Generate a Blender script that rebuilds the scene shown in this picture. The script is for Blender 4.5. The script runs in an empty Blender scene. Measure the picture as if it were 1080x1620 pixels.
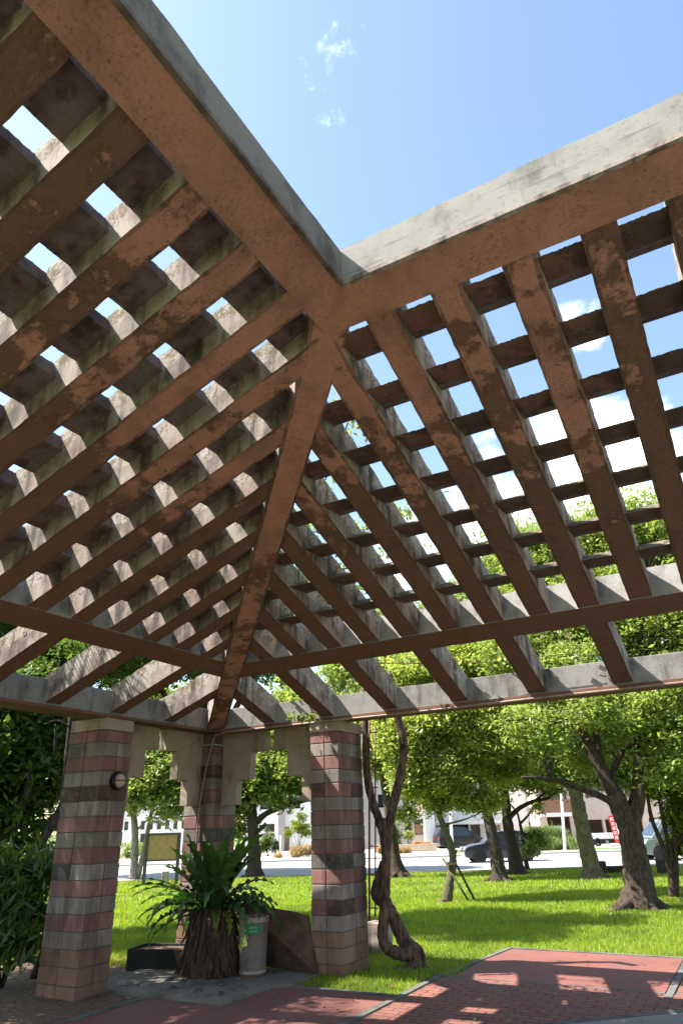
import bpy, bmesh, math, random
import numpy as np
from mathutils import Vector, Matrix

# ---------------------------------------------------------------- frame and camera
K = 1.2                                  # all builder numbers are in units of 1.2 m; meshes are scaled by K
F_PX, PITCH, ROLL, AZ = 1062.3, math.radians(24.994), math.radians(-1.692), math.radians(28.90)
CAM_H = 1.6
sc = bpy.context.scene
C = sc.collection
rnd = random.Random(7)
rng = np.random.default_rng(7)

def _axes():
    t, r = PITCH, ROLL
    c, s = math.cos(r), math.sin(r)
    X = np.array([1., 0, 0]); Yc = np.array([0, -math.sin(t), math.cos(t)]); Fw = np.array([0, math.cos(t), math.sin(t)])
    right = c * X + s * Yc; up = -s * X + c * Yc
    def w(p):
        return np.array([p[0] * math.cos(AZ) - p[1] * math.sin(AZ), p[0] * math.sin(AZ) + p[1] * math.cos(AZ), p[2]])
    return w(right), w(up), w(Fw)
A_R, A_U, A_F = _axes()
cam_d = bpy.data.cameras.new('camera'); cam = bpy.data.objects.new('camera', cam_d); C.objects.link(cam)
M = Matrix.Identity(4)
for i in range(3):
    M[i][0], M[i][1], M[i][2] = A_R[i], A_U[i], -A_F[i]
M[2][3] = CAM_H * K
cam.matrix_world = M
cam_d.sensor_fit = 'VERTICAL'; cam_d.sensor_height = 36; cam_d.sensor_width = 24
cam_d.lens = F_PX / 1620 * 36
cam_d.clip_start = 0.05; cam_d.clip_end = 3000
sc.camera = cam

FWD = np.array([-math.sin(AZ), math.cos(AZ)]); RGT = np.array([math.cos(AZ), math.sin(AZ)])
def ray(px, py):
    d = A_F + A_R * (px - 540) / F_PX + A_U * (810 - py) / F_PX
    return d
def at(px, py, Y):
    """point at pixel (px,py) of the photograph at forward distance Y"""
    d = ray(px, py); k = Y / (d[:2] @ FWD)
    return np.array([d[0] * k, d[1] * k, CAM_H + d[2] * k])
def XY(X, Y, z=0.0):
    p = RGT * X + FWD * Y
    return np.array([p[0], p[1], z])
def zg(Y):
    """ground height: level near the pergola, falling a little towards the road"""
    t = min(1, max(0, (Y - 11) / 18)); return -0.17 * t * t * (3 - 2 * t)
def gnd(px, py):
    z = 0.
    for _ in range(30):
        d = ray(px, py); k = (z - CAM_H) / d[2]; Y = k * (d[:2] @ FWD); z = zg(Y)
    return np.array([d[0] * k, d[1] * k, z])
def Yof(p): return float(p[:2] @ FWD)

# ---------------------------------------------------------------- light
SUN = Vector((-0.68, -0.36, 1.0)).normalized()
SUN_EL = math.asin(SUN.z)
SUN_ROT = math.atan2(SUN.x, SUN.y)
w = bpy.data.worlds.new('World'); sc.world = w; w.use_nodes = True
nt = w.node_tree; nt.nodes.clear()
out = nt.nodes.new('ShaderNodeOutputWorld'); bg = nt.nodes.new('ShaderNodeBackground')
sky = nt.nodes.new('ShaderNodeTexSky'); sky.sky_type = 'NISHITA'; sky.sun_disc = False
sky.sun_elevation = SUN_EL; sky.sun_rotation = SUN_ROT
sky.altitude = 0; sky.air_density = 1.25; sky.dust_density = .9; sky.ozone_density = 1.0
SKY_STRENGTH = 0.108
bg.inputs['Strength'].default_value = SKY_STRENGTH
tc = nt.nodes.new('ShaderNodeTexCoord')
def wn(t, **k):
    n = nt.nodes.new(t)
    for a, b in k.items(): setattr(n, a, b)
    return n
def wmath(op, a, b=None, clamp=False):
    n = wn('ShaderNodeMath', operation=op, use_clamp=clamp)
    for i, x in enumerate((a, b)):
        if x is None: continue
        if isinstance(x, (int, float)): n.inputs[i].default_value = x
        else: nt.links.new(x, n.inputs[i])
    return n.outputs[0]
mp = wn('ShaderNodeMapping'); mp.inputs['Scale'].default_value = (1, 1, 2.0)
nt.links.new(tc.outputs['Generated'], mp.inputs['Vector'])
n1 = wn('ShaderNodeTexNoise'); n1.inputs['Scale'].default_value = 6.5; n1.inputs['Detail'].default_value = 9; n1.inputs['Roughness'].default_value = 0.62
nt.links.new(mp.outputs[0], n1.inputs['Vector'])
def bank(px, py, rad):
    """a bank of cloud round one direction of the sky"""
    d = ray(px, py); d = d / np.linalg.norm(d)
    n = wn('ShaderNodeVectorMath', operation='DOT_PRODUCT'); n.inputs[1].default_value = tuple(d)
    nt.links.new(tc.outputs['Generated'], n.inputs[0])
    mr = wn('ShaderNodeMapRange'); mr.interpolation_type = 'SMOOTHSTEP'
    mr.inputs['From Min'].default_value = math.cos(math.radians(rad)); mr.inputs['From Max'].default_value = math.cos(math.radians(rad * .25))
    nt.links.new(n.outputs['Value'], mr.inputs['Value'])
    return mr.outputs[0]
dens = wmath('ADD', wmath('MULTIPLY', bank(850, 735, 8.5), 0.29), wmath('MULTIPLY', bank(1010, 745, 8), 0.34))
dens = wmath('ADD', dens, wmath('MULTIPLY', bank(915, 480, 5), 0.20))
dens = wmath('ADD', dens, wmath('MULTIPLY', bank(960, 625, 6), 0.16))
dens = wmath('ADD', dens, wmath('MULTIPLY', bank(700, 850, 10), 0.30))
wisp = wmath('ADD', wmath('MULTIPLY', bank(545, 66, 2.2), .27), wmath('MULTIPLY', bank(495, 108, 2.6), .23))
wisp = wmath('ADD', wisp, wmath('MULTIPLY', bank(527, 188, 1.6), .25))
n2 = wn('ShaderNodeTexNoise'); n2.inputs['Scale'].default_value = 48; n2.inputs['Detail'].default_value = 8; n2.inputs['Roughness'].default_value = .65
nt.links.new(tc.outputs['Generated'], n2.inputs['Vector'])
def sstep(v, a, b):
    mr = wn('ShaderNodeMapRange'); mr.interpolation_type = 'SMOOTHSTEP'
    mr.inputs['From Min'].default_value = a; mr.inputs['From Max'].default_value = b
    nt.links.new(v, mr.inputs['Value']); return mr.outputs[0]
cl = sstep(wmath('ADD', n1.outputs['Fac'], dens), 0.70, 1.02)
cw = wmath('MULTIPLY', sstep(wmath('ADD', n2.outputs['Fac'], wisp), 0.74, 1.12), .34)
cloud = wmath('MAXIMUM', cl, cw)
mix = wn('ShaderNodeMixRGB'); mix.inputs['Color2'].default_value = (11.0, 11.2, 11.5, 1)
nt.links.new(cloud, mix.inputs['Fac']); nt.links.new(sky.outputs[0], mix.inputs['Color1'])
nt.links.new(mix.outputs[0], bg.inputs['Color']); nt.links.new(bg.outputs[0], out.inputs[0])

sun_d = bpy.data.lights.new('sun', 'SUN'); sun_d.energy = 5.0; sun_d.angle = math.radians(0.55); sun_d.color = (1.0, 0.955, 0.88)
sun = bpy.data.objects.new('sun', sun_d); C.objects.link(sun)
sun.rotation_euler = SUN.to_track_quat('Z', 'Y').to_euler(); sun.location = (-20, -10, 40)
sc.view_settings.view_transform = 'Standard'; sc.view_settings.look = 'None'; sc.view_settings.gamma = 1
sc.view_settings.exposure = 1.68
sc.render.engine = 'CYCLES'
sc.cycles.max_bounces = 8; sc.cycles.transparent_max_bounces = 8
try:
    sc.cycles.use_denoising = True
except Exception: pass

# ---------------------------------------------------------------- material helpers
def new_mat(name):
    m = bpy.data.materials.new(name); m.use_nodes = True
    t = m.node_tree
    return m, t, t.nodes['Principled BSDF']
class NB:
    def __init__(s, t): s.t = t
    def n(s, ty, **k):
        x = s.t.nodes.new(ty)
        for a, b in k.items(): setattr(x, a, b)
        return x
    def link(s, a, b): s.t.links.new(a, b)
    def pos(s, scale=(1, 1, 1), rot=(0, 0, 0)):
        g = s.n('ShaderNodeNewGeometry'); m = s.n('ShaderNodeMapping'); m.inputs['Scale'].default_value = scale; m.inputs['Rotation'].default_value = rot
        s.link(g.outputs['Position'], m.inputs['Vector']); return m.outputs[0]
    def noise(s, vec, scale, detail=5, rough=.6):
        x = s.n('ShaderNodeTexNoise'); x.inputs['Scale'].default_value = scale; x.inputs['Detail'].default_value = detail; x.inputs['Roughness'].default_value = rough
        s.link(vec, x.inputs['Vector']); return x.outputs['Fac']
    def step(s, v, a, b, lo=0., hi=1.):
        x = s.n('ShaderNodeMapRange'); x.interpolation_type = 'SMOOTHSTEP'
        x.inputs['From Min'].default_value = a; x.inputs['From Max'].default_value = b; x.inputs['To Min'].default_value = lo; x.inputs['To Max'].default_value = hi
        s.link(v, x.inputs['Value']); return x.outputs[0]
    def math(s, op, a, b):
        x = s.n('ShaderNodeMath', operation=op)
        for i, q in enumerate((a, b)):
            if isinstance(q, (int, float)): x.inputs[i].default_value = q
            else: s.link(q, x.inputs[i])
        return x.outputs[0]
    def mix(s, fac, a, b, mode='MIX'):
        x = s.n('ShaderNodeMixRGB', blend_type=mode)
        for q, i in ((fac, 0), (a, 1), (b, 2)):
            if isinstance(q, (int, float)): x.inputs[i].default_value = q
            elif isinstance(q, tuple): x.inputs[i].default_value = q + (1,) if len(q) == 3 else q
            else: s.link(q, x.inputs[i])
        return x.outputs[0]
    def attr(s, name):
        x = s.n('ShaderNodeAttribute'); x.attribute_name = name; return x.outputs['Fac']
    def bump(s, h, strength=.4, dist=.01):
        x = s.n('ShaderNodeBump'); x.inputs['Strength'].default_value = strength; x.inputs['Distance'].default_value = dist
        s.link(h, x.inputs['Height']); return x.outputs[0]
def plain(name, col, rough=.6, metal=0., noise=.25, scale=6, bump=0.):
    m, t, p = new_mat(name); b = NB(t); v = b.pos()
    f = b.noise(v, scale, 6)
    c = b.mix(b.step(f, .3, .7), tuple(x * (1 - noise) for x in col), tuple(min(1, x * (1 + noise)) for x in col))
    b.link(c, p.inputs['Base Color']); p.inputs['Roughness'].default_value = rough; p.inputs['Metallic'].default_value = metal
    if bump: b.link(b.bump(b.noise(v, scale * 6, 6), bump), p.inputs['Normal'])
    return m

def mat_soffit(name, clean=(.44, .20, .155), dirt=(.15, .069, .048), bias=0.):
    m, t, p = new_mat(name); b = NB(t); v = b.pos()
    g = b.n('ShaderNodeNewGeometry')
    dist = b.n('ShaderNodeVectorMath', operation='DISTANCE'); dist.inputs[1].default_value = (-1.7 * K, 3.3 * K, 4.7 * K)
    b.link(g.outputs['Position'], dist.inputs[0])
    near = b.step(dist.outputs['Value'], .6, 4.2, .15, -.045)           # plaster is cleanest round the ring corner
    big = b.noise(v, 1.1, 6, .6); mid = b.noise(v, 4.5, 8, .68)
    f = b.math('ADD', b.math('ADD', b.math('MULTIPLY', big, .5), b.math('MULTIPLY', mid, .5)), near)
    st = b.noise(b.pos((1.2, 1.2, 1.2)), 9, 9, .75)
    f = b.math('ADD', f, b.math('MULTIPLY', b.math('SUBTRACT', st, .5), .22))
    mask = b.step(f, .515 - bias, .575 - bias)
    c = b.mix(mask, dirt, clean)
    c = b.mix(b.step(b.noise(v, 2.0, 7, .65), .42, .68, 0, .6), c, (.185, .084, .062))
    sp = b.noise(v, 42, 6, .72)
    c = b.mix(b.math('MULTIPLY', b.step(sp, .47, .7, 0., .75), b.step(b.noise(v, 2.7, 6, .65), .36, .62, .1, 1.)), c, (.06, .038, .025))
    c = b.mix(b.step(b.noise(v, 24, 6, .7), .56, .72, 0, .5), c, (.29, .145, .112))
    edge = b.math('MULTIPLY', b.step(f, .48 - bias, .53 - bias), b.step(f, .60 - bias, .55 - bias))
    c = b.mix(b.math('MULTIPLY', b.math('MULTIPLY', edge, b.step(mid, .4, .6)), .55), c, (.06, .034, .022))
    b.link(c, p.inputs['Base Color']); p.inputs['Roughness'].default_value = .9
    b.link(b.bump(b.math('ADD', b.noise(v, 38, 8, .8), b.math('MULTIPLY', mask, .7)), .9, .016), p.inputs['Normal'])
    return m
def mat_concrete(name, light=(.35, .295, .25), dark=(.05, .04, .033), pink=(.26, .17, .14), cover=0.47, streak=1.0, pits=False):
    m, t, p = new_mat(name); b = NB(t); v = b.pos()
    vs = b.pos((3.2, 3.2, .55))
    st = b.noise(vs, 2.2, 6, .6); bl = b.noise(v, 2.3, 6, .65); fi = b.noise(v, 28, 6, .7)
    c = b.mix(b.step(bl, .38, .66), light, pink)
    c = b.mix(b.step(b.math('ADD', b.math('MULTIPLY', st, .62 * streak), b.math('MULTIPLY', bl, 1 - .62 * streak)), cover - .05, cover + .16), c, dark)
    c = b.mix(b.step(fi, .52, .74, 0, .45), c, tuple(x * .45 for x in dark))
    c = b.mix(b.step(b.noise(v, 70, 4), .55, .75, 0, .3), c, tuple(min(1, x * 1.2) for x in light))
    hgt = b.math('ADD', b.noise(v, 60, 6, .7), b.math('MULTIPLY', bl, .6))
    if pits:
        pv = b.noise(b.pos((1, 1, 2.2)), 17, 4, .8); pm = b.step(pv, .66, .74)
        c = b.mix(b.math('MULTIPLY', pm, .85), c, tuple(x * .3 for x in dark))
        ln = b.noise(b.pos((.5, .5, 9)), 3.0, 3, .5); c = b.mix(b.step(ln, .60, .68, 0, .4), c, tuple(x * .7 for x in dark))
        hgt = b.math('SUBTRACT', b.math('MULTIPLY', hgt, .35), b.math('MULTIPLY', pm, .9))
    b.link(c, p.inputs['Base Color']); p.inputs['Roughness'].default_value = .92
    b.link(b.bump(hgt, .5, .012), p.inputs['Normal'])
    return m
def mat_moss(name):
    m, t, p = new_mat(name); b = NB(t); v = b.pos()
    c = b.mix(b.step(b.noise(v, 9, 6, .7), .42, .6), (.055, .05, .032), (.20, .15, .055))
    c = b.mix(b.step(b.noise(v, 40, 4), .5, .65), c, (.33, .31, .25))
    b.link(c, p.inputs['Base Color']); p.inputs['Roughness'].default_value = 1
    b.link(b.bump(b.noise(v, 50, 6, .75), 1., .03), p.inputs['Normal'])
    return m
def mat_block(name, col):
    m, t, p = new_mat(name); b = NB(t); v = b.pos(); vs = b.pos((1, 1, .35))
    tone = b.attr('tone')
    c = b.mix(tone, tuple(x * .6 for x in col), tuple(min(1, x * 1.32) for x in col))
    c = b.mix(b.step(b.noise(vs, 5, 6), .40, .62, 0, .7), c, tuple(x * .48 for x in col))
    c = b.mix(b.step(b.noise(b.pos((1.5, 1.5, .25)), 3.3, 6, .65), .5, .68, 0, .6), c, (.05, .04, .034))
    c = b.mix(b.step(b.noise(v, 14, 6, .75), .55, .68, 0, .35), c, tuple(min(1, x * 1.6) for x in col))
    mould = b.math('MULTIPLY', b.step(tone, .24, .03), b.step(b.noise(v, 5.5, 6, .7), .36, .56))
    c = b.mix(b.math('MULTIPLY', mould, .85), c, (.03, .024, .02))
    c = b.mix(b.step(b.noise(v, 38, 5, .7), .52, .72, 0, .5), c, (.05, .04, .035))
    sepz = b.n('ShaderNodeSeparateXYZ'); g = b.n('ShaderNodeNewGeometry'); b.link(g.outputs['Position'], sepz.inputs[0])
    rust = b.math('MULTIPLY', b.step(sepz.outputs['Z'], .95, .25), b.step(b.noise(v, 2.2, 4), .38, .62, .25, 1.))
    c = b.mix(b.math('MULTIPLY', rust, .55), c, (.28, .135, .07))
    b.link(c, p.inputs['Base Color']); p.inputs['Roughness'].default_value = .9
    b.link(b.bump(b.noise(v, 70, 5, .7), .5, .008), p.inputs['Normal'])
    return m
def mat_leaf(name, col, var=.5, trans=.45, gloss=.35, yellow=.04):
    m, t, p = new_mat(name); b = NB(t)
    tone = b.attr('tone')
    c = b.mix(tone, tuple(x * (1 - var) for x in col), tuple(x * (1 + var) for x in col))
    if yellow: c = b.mix(b.step(tone, 1 - yellow, 1 - yellow * .5), c, (.35, .26, .03))
    b.link(c, p.inputs['Base Color']); p.inputs['Roughness'].default_value = .42
    p.inputs['Specular IOR Level'].default_value = gloss
    tr = b.n('ShaderNodeBsdfTranslucent'); tc_ = b.mix(.6, c, (1.0, .95, .12), 'MULTIPLY')
    c2 = b.mix(1., c, (1.65, 1.75, 1.0), 'MULTIPLY'); b.link(c2, tr.inputs['Color'])
    mx = b.n('ShaderNodeMixShader'); mx.inputs[0].default_value = trans
    o = t.nodes['Material Output']; b.link(p.outputs[0], mx.inputs[1]); b.link(tr.outputs[0], mx.inputs[2]); b.link(mx.outputs[0], o.inputs[0])
    return m
def mat_bark(name, col, dark, moss=None):
    m, t, p = new_mat(name); b = NB(t); v = b.pos((1, 1, .22)); v2 = b.pos()
    f = b.noise(v, 22, 6, .7)
    c = b.mix(b.step(f, .38, .62), dark, col)
    if moss: c = b.mix(b.step(b.noise(v2, 3.5, 6), .42, .62, 0, .8), c, moss)
    c = b.mix(b.step(b.noise(v2, 5, 5), .5, .7, 0, .4), c, tuple(min(1, x * 1.5) for x in col))
    b.link(c, p.inputs['Base Color']); p.inputs['Roughness'].default_value = .95
    b.link(b.bump(b.math('ADD', f, b.math('MULTIPLY', b.noise(v, 60, 5, .7), .4)), 1., .06), p.inputs['Normal'])
    return m

MT = {}
MT['soffit'] = mat_soffit('painted soffit', bias=-.035)
MT['ring_soffit'] = mat_soffit('painted ring soffit', bias=.115)
MT['soffit_edge'] = mat_soffit('grimy soffit edge', clean=(.27, .125, .095), dirt=(.10, .05, .036), bias=-.06)
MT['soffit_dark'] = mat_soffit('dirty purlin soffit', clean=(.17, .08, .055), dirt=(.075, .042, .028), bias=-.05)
MT['conc_side'] = mat_concrete('stained beam side')
MT['conc_ring'] = mat_concrete('pitted grey concrete', light=(.275, .258, .23), dark=(.10, .093, .08), pink=(.23, .21, .185), cover=.56, streak=.6, pits=True)
MT['conc_ring_shade'] = mat_concrete('shade-toned ring concrete', light=(.19, .158, .14), dark=(.065, .055, .047), pink=(.15, .12, .104), cover=.5, streak=.5)  # left ring's shade put into its colour: a darker copy of the ring concrete
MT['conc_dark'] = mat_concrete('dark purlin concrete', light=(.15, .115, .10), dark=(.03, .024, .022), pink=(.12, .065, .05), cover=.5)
MT['conc_eave'] = mat_concrete('eave concrete', light=(.245, .235, .215), dark=(.07, .064, .058), pink=(.19, .175, .155), cover=.53)
MT['moss'] = mat_moss('mossy top')
def mat_moss_side(name):
    m, t, p = new_mat(name); b = NB(t); v = b.pos()
    c = b.mix(b.step(b.noise(v, 2.3, 6), .4, .65), (.47, .425, .36), (.34, .27, .225))
    c = b.mix(b.step(b.noise(b.pos((3.2, 3.2, .55)), 2.2, 6), .5, .66), c, (.06, .05, .042))
    g = b.math('ADD', b.math('MULTIPLY', b.noise(v, 30, 7, .75), .6), b.math('MULTIPLY', b.noise(v, 6, 6, .65), .4))
    c = b.mix(b.step(g, .47, .56, 0, .9), c, (.17, .115, .045))
    c = b.mix(b.step(b.noise(v, 55, 5, .7), .55, .66, 0, .8), c, (.045, .036, .022))
    b.link(c, p.inputs['Base Color']); p.inputs['Roughness'].default_value = 1
    b.link(b.bump(b.noise(v, 50, 6, .75), .9, .02), p.inputs['Normal']); return m
MT['moss_side'] = mat_moss_side('mossy beam side')
MT['bracket'] = mat_concrete('beige board-marked concrete', light=(.33, .265, .21), dark=(.12, .09, .068), pink=(.28, .20, .155), cover=.54)
MT['block_red'] = mat_block('red block', (.22, .105, .093))
MT['block_grey'] = mat_block('grey block', (.215, .178, .158))
MT['block_brown'] = mat_block('brown block', (.205, .125, .096))
MT['mortar'] = plain('mortar', (.10, .075, .06), .95, scale=30)
MT['pipe'] = plain('conduit paint', (.24, .17, .13), .6, scale=20)
MT['rust_metal'] = plain('rusty steel', (.12, .06, .045), .7, .2, scale=25, noise=.5)
MT['black_metal'] = plain('black enamel', (.012, .011, .012), .35, .3)
MT['lamp_glass'] = plain('dull lamp glass', (.38, .27, .22), .25)
MT['rubber'] = plain('rubber', (.012, .012, .012), .8)
MT['white_paint'] = plain('white paint', (.78, .78, .76), .5, noise=.06)
MT['steel'] = plain('steel', (.35, .35, .35), .4, .6)

# ---------------------------------------------------------------- mesh helpers
def tag(o, label=None, cat=None, group=None, kind=None):
    if label: o['label'] = label
    if cat: o['category'] = cat
    if group: o['group'] = group
    if kind: o['kind'] = kind
    return o
def thing(name, loc, label, cat, group=None, rz=0):
    o = bpy.data.objects.new(name, None); C.objects.link(o)
    o.location = tuple(float(x) * K for x in loc); o.rotation_euler = (0, 0, rz); o.empty_display_size = .2
    return tag(o, label, cat, group)
def link_mesh(name, me, parent=None, origin=None):
    o = bpy.data.objects.new(name, me); C.objects.link(o)
    if parent is not None:
        o.parent = parent
    return o
class MB:
    """collects polygons in world (builder) coordinates; build() makes one mesh object"""
    def __init__(s): s.v = []; s.f = []; s.m = []; s.t = []
    def add(s, pts, faces, mat=0, tone=None):
        o = len(s.v); s.v += [tuple(map(float, p)) for p in pts]
        tv = rnd.random() if tone is None else tone
        for i, f in enumerate(faces):
            s.f.append([o + k for k in f]); s.m.append(mat[i] if isinstance(mat, (list, tuple)) else mat); s.t.append(tv)
    def box(s, a, b, mat=0, tone=None):
        (x0, y0, z0), (x1, y1, z1) = a, b
        p = [(x0, y0, z0), (x1, y0, z0), (x1, y1, z0), (x0, y1, z0), (x0, y0, z1), (x1, y0, z1), (x1, y1, z1), (x0, y1, z1)]
        s.add(p, [(0, 3, 2, 1), (4, 5, 6, 7), (0, 1, 5, 4), (1, 2, 6, 5), (2, 3, 7, 6), (3, 0, 4, 7)], mat, tone)
    def obox(s, c, ax, ay, az, mat=0, tone=None):
        c, ax, ay, az = (np.asarray(q, float) for q in (c, ax, ay, az))
        p = [c + i * ax + j * ay + k * az for k in (-1, 1) for j in (-1, 1) for i in (-1, 1)]
        s.add(p, [(0, 2, 3, 1), (4, 5, 7, 6), (0, 1, 5, 4), (1, 3, 7, 5), (3, 2, 6, 7), (2, 0, 4, 6)], mat, tone)
    def prism(s, poly, fn0, fn1, mats=0, cap=True, tone=None):
        """poly: 2-D outline; fn0/fn1 map an outline point to the two end points"""
        n = len(poly); p = [fn0(q) for q in poly] + [fn1(q) for q in poly]
        f = [(i, (i + 1) % n, n + (i + 1) % n, n + i) for i in range(n)]
        mm = list(mats) if isinstance(mats, (list, tuple)) else [mats] * n
        if cap: f += [tuple(range(n))[::-1], tuple(range(n, 2 * n))]; mm += [mm[0] if not isinstance(mats, (list, tuple)) else mats[-1]] * 2
        s.add(p, f, mm, tone)
    def tube(s, pts, rad, seg=8, mat=0, wob=0., cap=True, tone=None):
        pts = [np.asarray(p, float) for p in pts]
        if not hasattr(rad, '__len__'): rad = [rad] * len(pts)
        rings = []; prev = None
        for i, p in enumerate(pts):
            d = pts[min(i + 1, len(pts) - 1)] - pts[max(i - 1, 0)]; d = d / (np.linalg.norm(d) + 1e-9)
            if prev is None:
                a = np.cross(d, (0, 0, 1.)) if abs(d[2]) < .95 else np.cross(d, (1., 0, 0))
            else: a = prev - d * (prev @ d)
            a = a / (np.linalg.norm(a) + 1e-9); b = np.cross(d, a); prev = a
            r = rad[i]
            rings.append([p + (a * math.cos(2 * math.pi * k / seg) + b * math.sin(2 * math.pi * k / seg)) * r * (1 + wob * rnd.uniform(-1, 1)) for k in range(seg)])
        v = [q for r in rings for q in r]; f = []
        for i in range(len(pts) - 1):
            for k in range(seg):
                f.append((i * seg + k, i * seg + (k + 1) % seg, (i + 1) * seg + (k + 1) % seg, (i + 1) * seg + k))
        if cap: f += [tuple(range(seg))[::-1], tuple(range((len(pts) - 1) * seg, len(pts) * seg))]
        s.add(v, f, mat, tone)
    def lathe(s, c, prof, seg=24, mat=0, axis=None, tone=None):
        c = np.asarray(c, float); az = np.array([0, 0, 1.]) if axis is None else np.asarray(axis, float) / np.linalg.norm(axis)
        ax = np.cross(az, (0, 1., 0)) if abs(az[1]) < .9 else np.cross(az, (1., 0, 0)); ax = ax / np.linalg.norm(ax); ay = np.cross(az, ax)
        v = [c + az * h + (ax * math.cos(2 * math.pi * k / seg) + ay * math.sin(2 * math.pi * k / seg)) * r for r, h in prof for k in range(seg)]
        f = [(i * seg + k, i * seg + (k + 1) % seg, (i + 1) * seg + (k + 1) % seg, (i + 1) * seg + k) for i in range(len(prof) - 1) for k in range(seg)]
        s.add(v, f, mat, tone)
    def build(s, name, mats, parent=None, smooth=False, bevel=0., local=False):
        me = bpy.data.meshes.new(name)
        v = np.array(s.v) * K
        if parent is not None and not local:
            mw = parent_matrix(parent).inverted()
            A = np.array(mw); v = v @ A[:3, :3].T + A[:3, 3]
        me.from_pydata(v.tolist(), [], s.f)
        if not isinstance(mats, (list, tuple)): mats = [mats]
        for m in mats: me.materials.append(m)
        me.polygons.foreach_set('material_index', s.m)
        a = me.attributes.new('tone', 'FLOAT', 'FACE'); a.data.foreach_set('value', s.t)
        if smooth: me.polygons.foreach_set('use_smooth', [True] * len(s.f))
        me.validate(); me.update()
        bm = bmesh.new(); bm.from_mesh(me); bmesh.ops.recalc_face_normals(bm, faces=bm.faces); bm.to_mesh(me); bm.free()
        o = link_mesh(name, me, parent)
        if bevel:
            b = o.modifiers.new('bevel', 'BEVEL'); b.width = bevel * K; b.segments = 2; b.limit_method = 'ANGLE'; b.angle_limit = math.radians(40)
        return o
def parent_matrix(o):
    m = Matrix.LocRotScale(o.location, o.rotation_euler, o.scale)
    return parent_matrix(o.parent) @ m if o.parent is not None else m
def np_mesh(name, verts, nper, mat, tone, parent=None, smooth=False):
    """verts (N*nper,3) builder coordinates, faces of nper corners"""
    N = len(verts) // nper
    v = verts * K
    if parent is not None:
        A = np.array(parent_matrix(parent).inverted()); v = v @ A[:3, :3].T + A[:3, 3]
    me = bpy.data.meshes.new(name)
    me.vertices.add(len(v)); me.vertices.foreach_set('co', v.astype(np.float32).ravel())
    me.loops.add(N * nper); me.loops.foreach_set('vertex_index', np.arange(N * nper, dtype=np.int32))
    me.polygons.add(N); me.polygons.foreach_set('loop_start', np.arange(0, N * nper, nper, dtype=np.int32))
    try: me.polygons.foreach_set('loop_total', np.full(N, nper, dtype=np.int32))
    except Exception: pass
    me.materials.append(mat)
    a = me.attributes.new('tone', 'FLOAT', 'FACE'); a.data.foreach_set('value', tone.astype(np.float32))
    me.update(calc_edges=True)
    return link_mesh(name, me, parent)

def box_part(name, a, b, mat, parent, bevel=.004):
    m = MB(); m.box(a, b); return m.build(name, mat, parent, bevel=bevel)

# ---------------------------------------------------------------- pergola
Cu, Cv, Cz = -1.58556, 2.97037, 4.80783
SL = math.radians(20.0457); kk, cp, sp = math.tan(SL), math.cos(SL), math.sin(SL)
W, DE, HE, DP = .27297, 5.11595, 2.88325, 3.69717
GAP, RAF, R0, DEP = .26825, .20618, .0253, .30
PIT = GAP + RAF
def RT(s, d, t): return np.array([Cu + s, Cv + d * cp + t * sp, Cz - d * sp + t * cp])
def LF(s, d, t): return np.array([Cu - d * cp - t * sp, Cv - s, Cz - d * sp + t * cp])
def RTz(s, xi, z): return np.array([Cu + s, Cv + xi, z])
def LFz(s, xi, z): return np.array([Cu - xi, Cv - s, z])
pergola = thing('pergola', (-5.2, 6.6, 0), 'open concrete pergola with a sloping lattice roof of terracotta painted rafters on block columns', 'pergola')
SMAX = 6.2

def rough_bar(fn, s0, s1, d0, d1, t0, t1, step=.1, jit=.003, topjit=.006, mats=(0, 1, 2), along='d', mossy=False):
    """a bar with slightly uneven arrises; soffit / side / top material slots (mossy: an upper strip of the sides is overgrown)"""
    m = MB()
    L = (d1 - d0) if along == 'd' else (s1 - s0)
    n = max(2, int(abs(L) / step))
    prof = [(0, 0, 0), (.10, 0, 4), (.90, 0, 4), (1, 0, 0), (1, .52, 1), (1, 1, 2), (0, 1, 2), (0, .52, 1)] if mossy else [(0, 0, 0), (1, 0, 0), (1, 1, 2), (0, 1, 2)]
    fm = (4, mats[0], 4, mats[1], 3, mats[2], 3, mats[1]) if mossy else (mats[0], mats[1], mats[2], mats[1])
    rings = []
    for i in range(n + 1):
        q = i / n
        pts = []
        for (a, b, kd) in prof:
            j = (jit, .035, topjit, 0, .0015)[kd]
            if along == 'd':
                s = s0 + (s1 - s0) * a + (rnd.uniform(-.009, .009) + .007 * math.sin(i * .5 + s0 * 40 + a * 9) if kd == 4 else rnd.uniform(-jit, jit)); d = d0 + (d1 - d0) * q
            else:
                s = s0 + (s1 - s0) * q; d = (d1 if a else d0) + rnd.uniform(-jit, jit)
            t = t0 + (t1 - t0) * b + rnd.uniform(-j, j)
            pts.append(fn(s, d, t))
        rings.append(pts)
    P_ = len(prof)
    v = [p for r in rings for p in r]; f = []; mm = []
    for i in range(n):
        for k in range(P_):
            f.append((i * P_ + k, i * P_ + (k + 1) % P_, (i + 1) * P_ + (k + 1) % P_, (i + 1) * P_ + k)); mm.append(fm[k])
    f += [tuple(range(P_))[::-1], tuple(n * P_ + k for k in range(P_))]; mm += [mats[1]] * 2
    m.add(v, f, mm); return m

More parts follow.
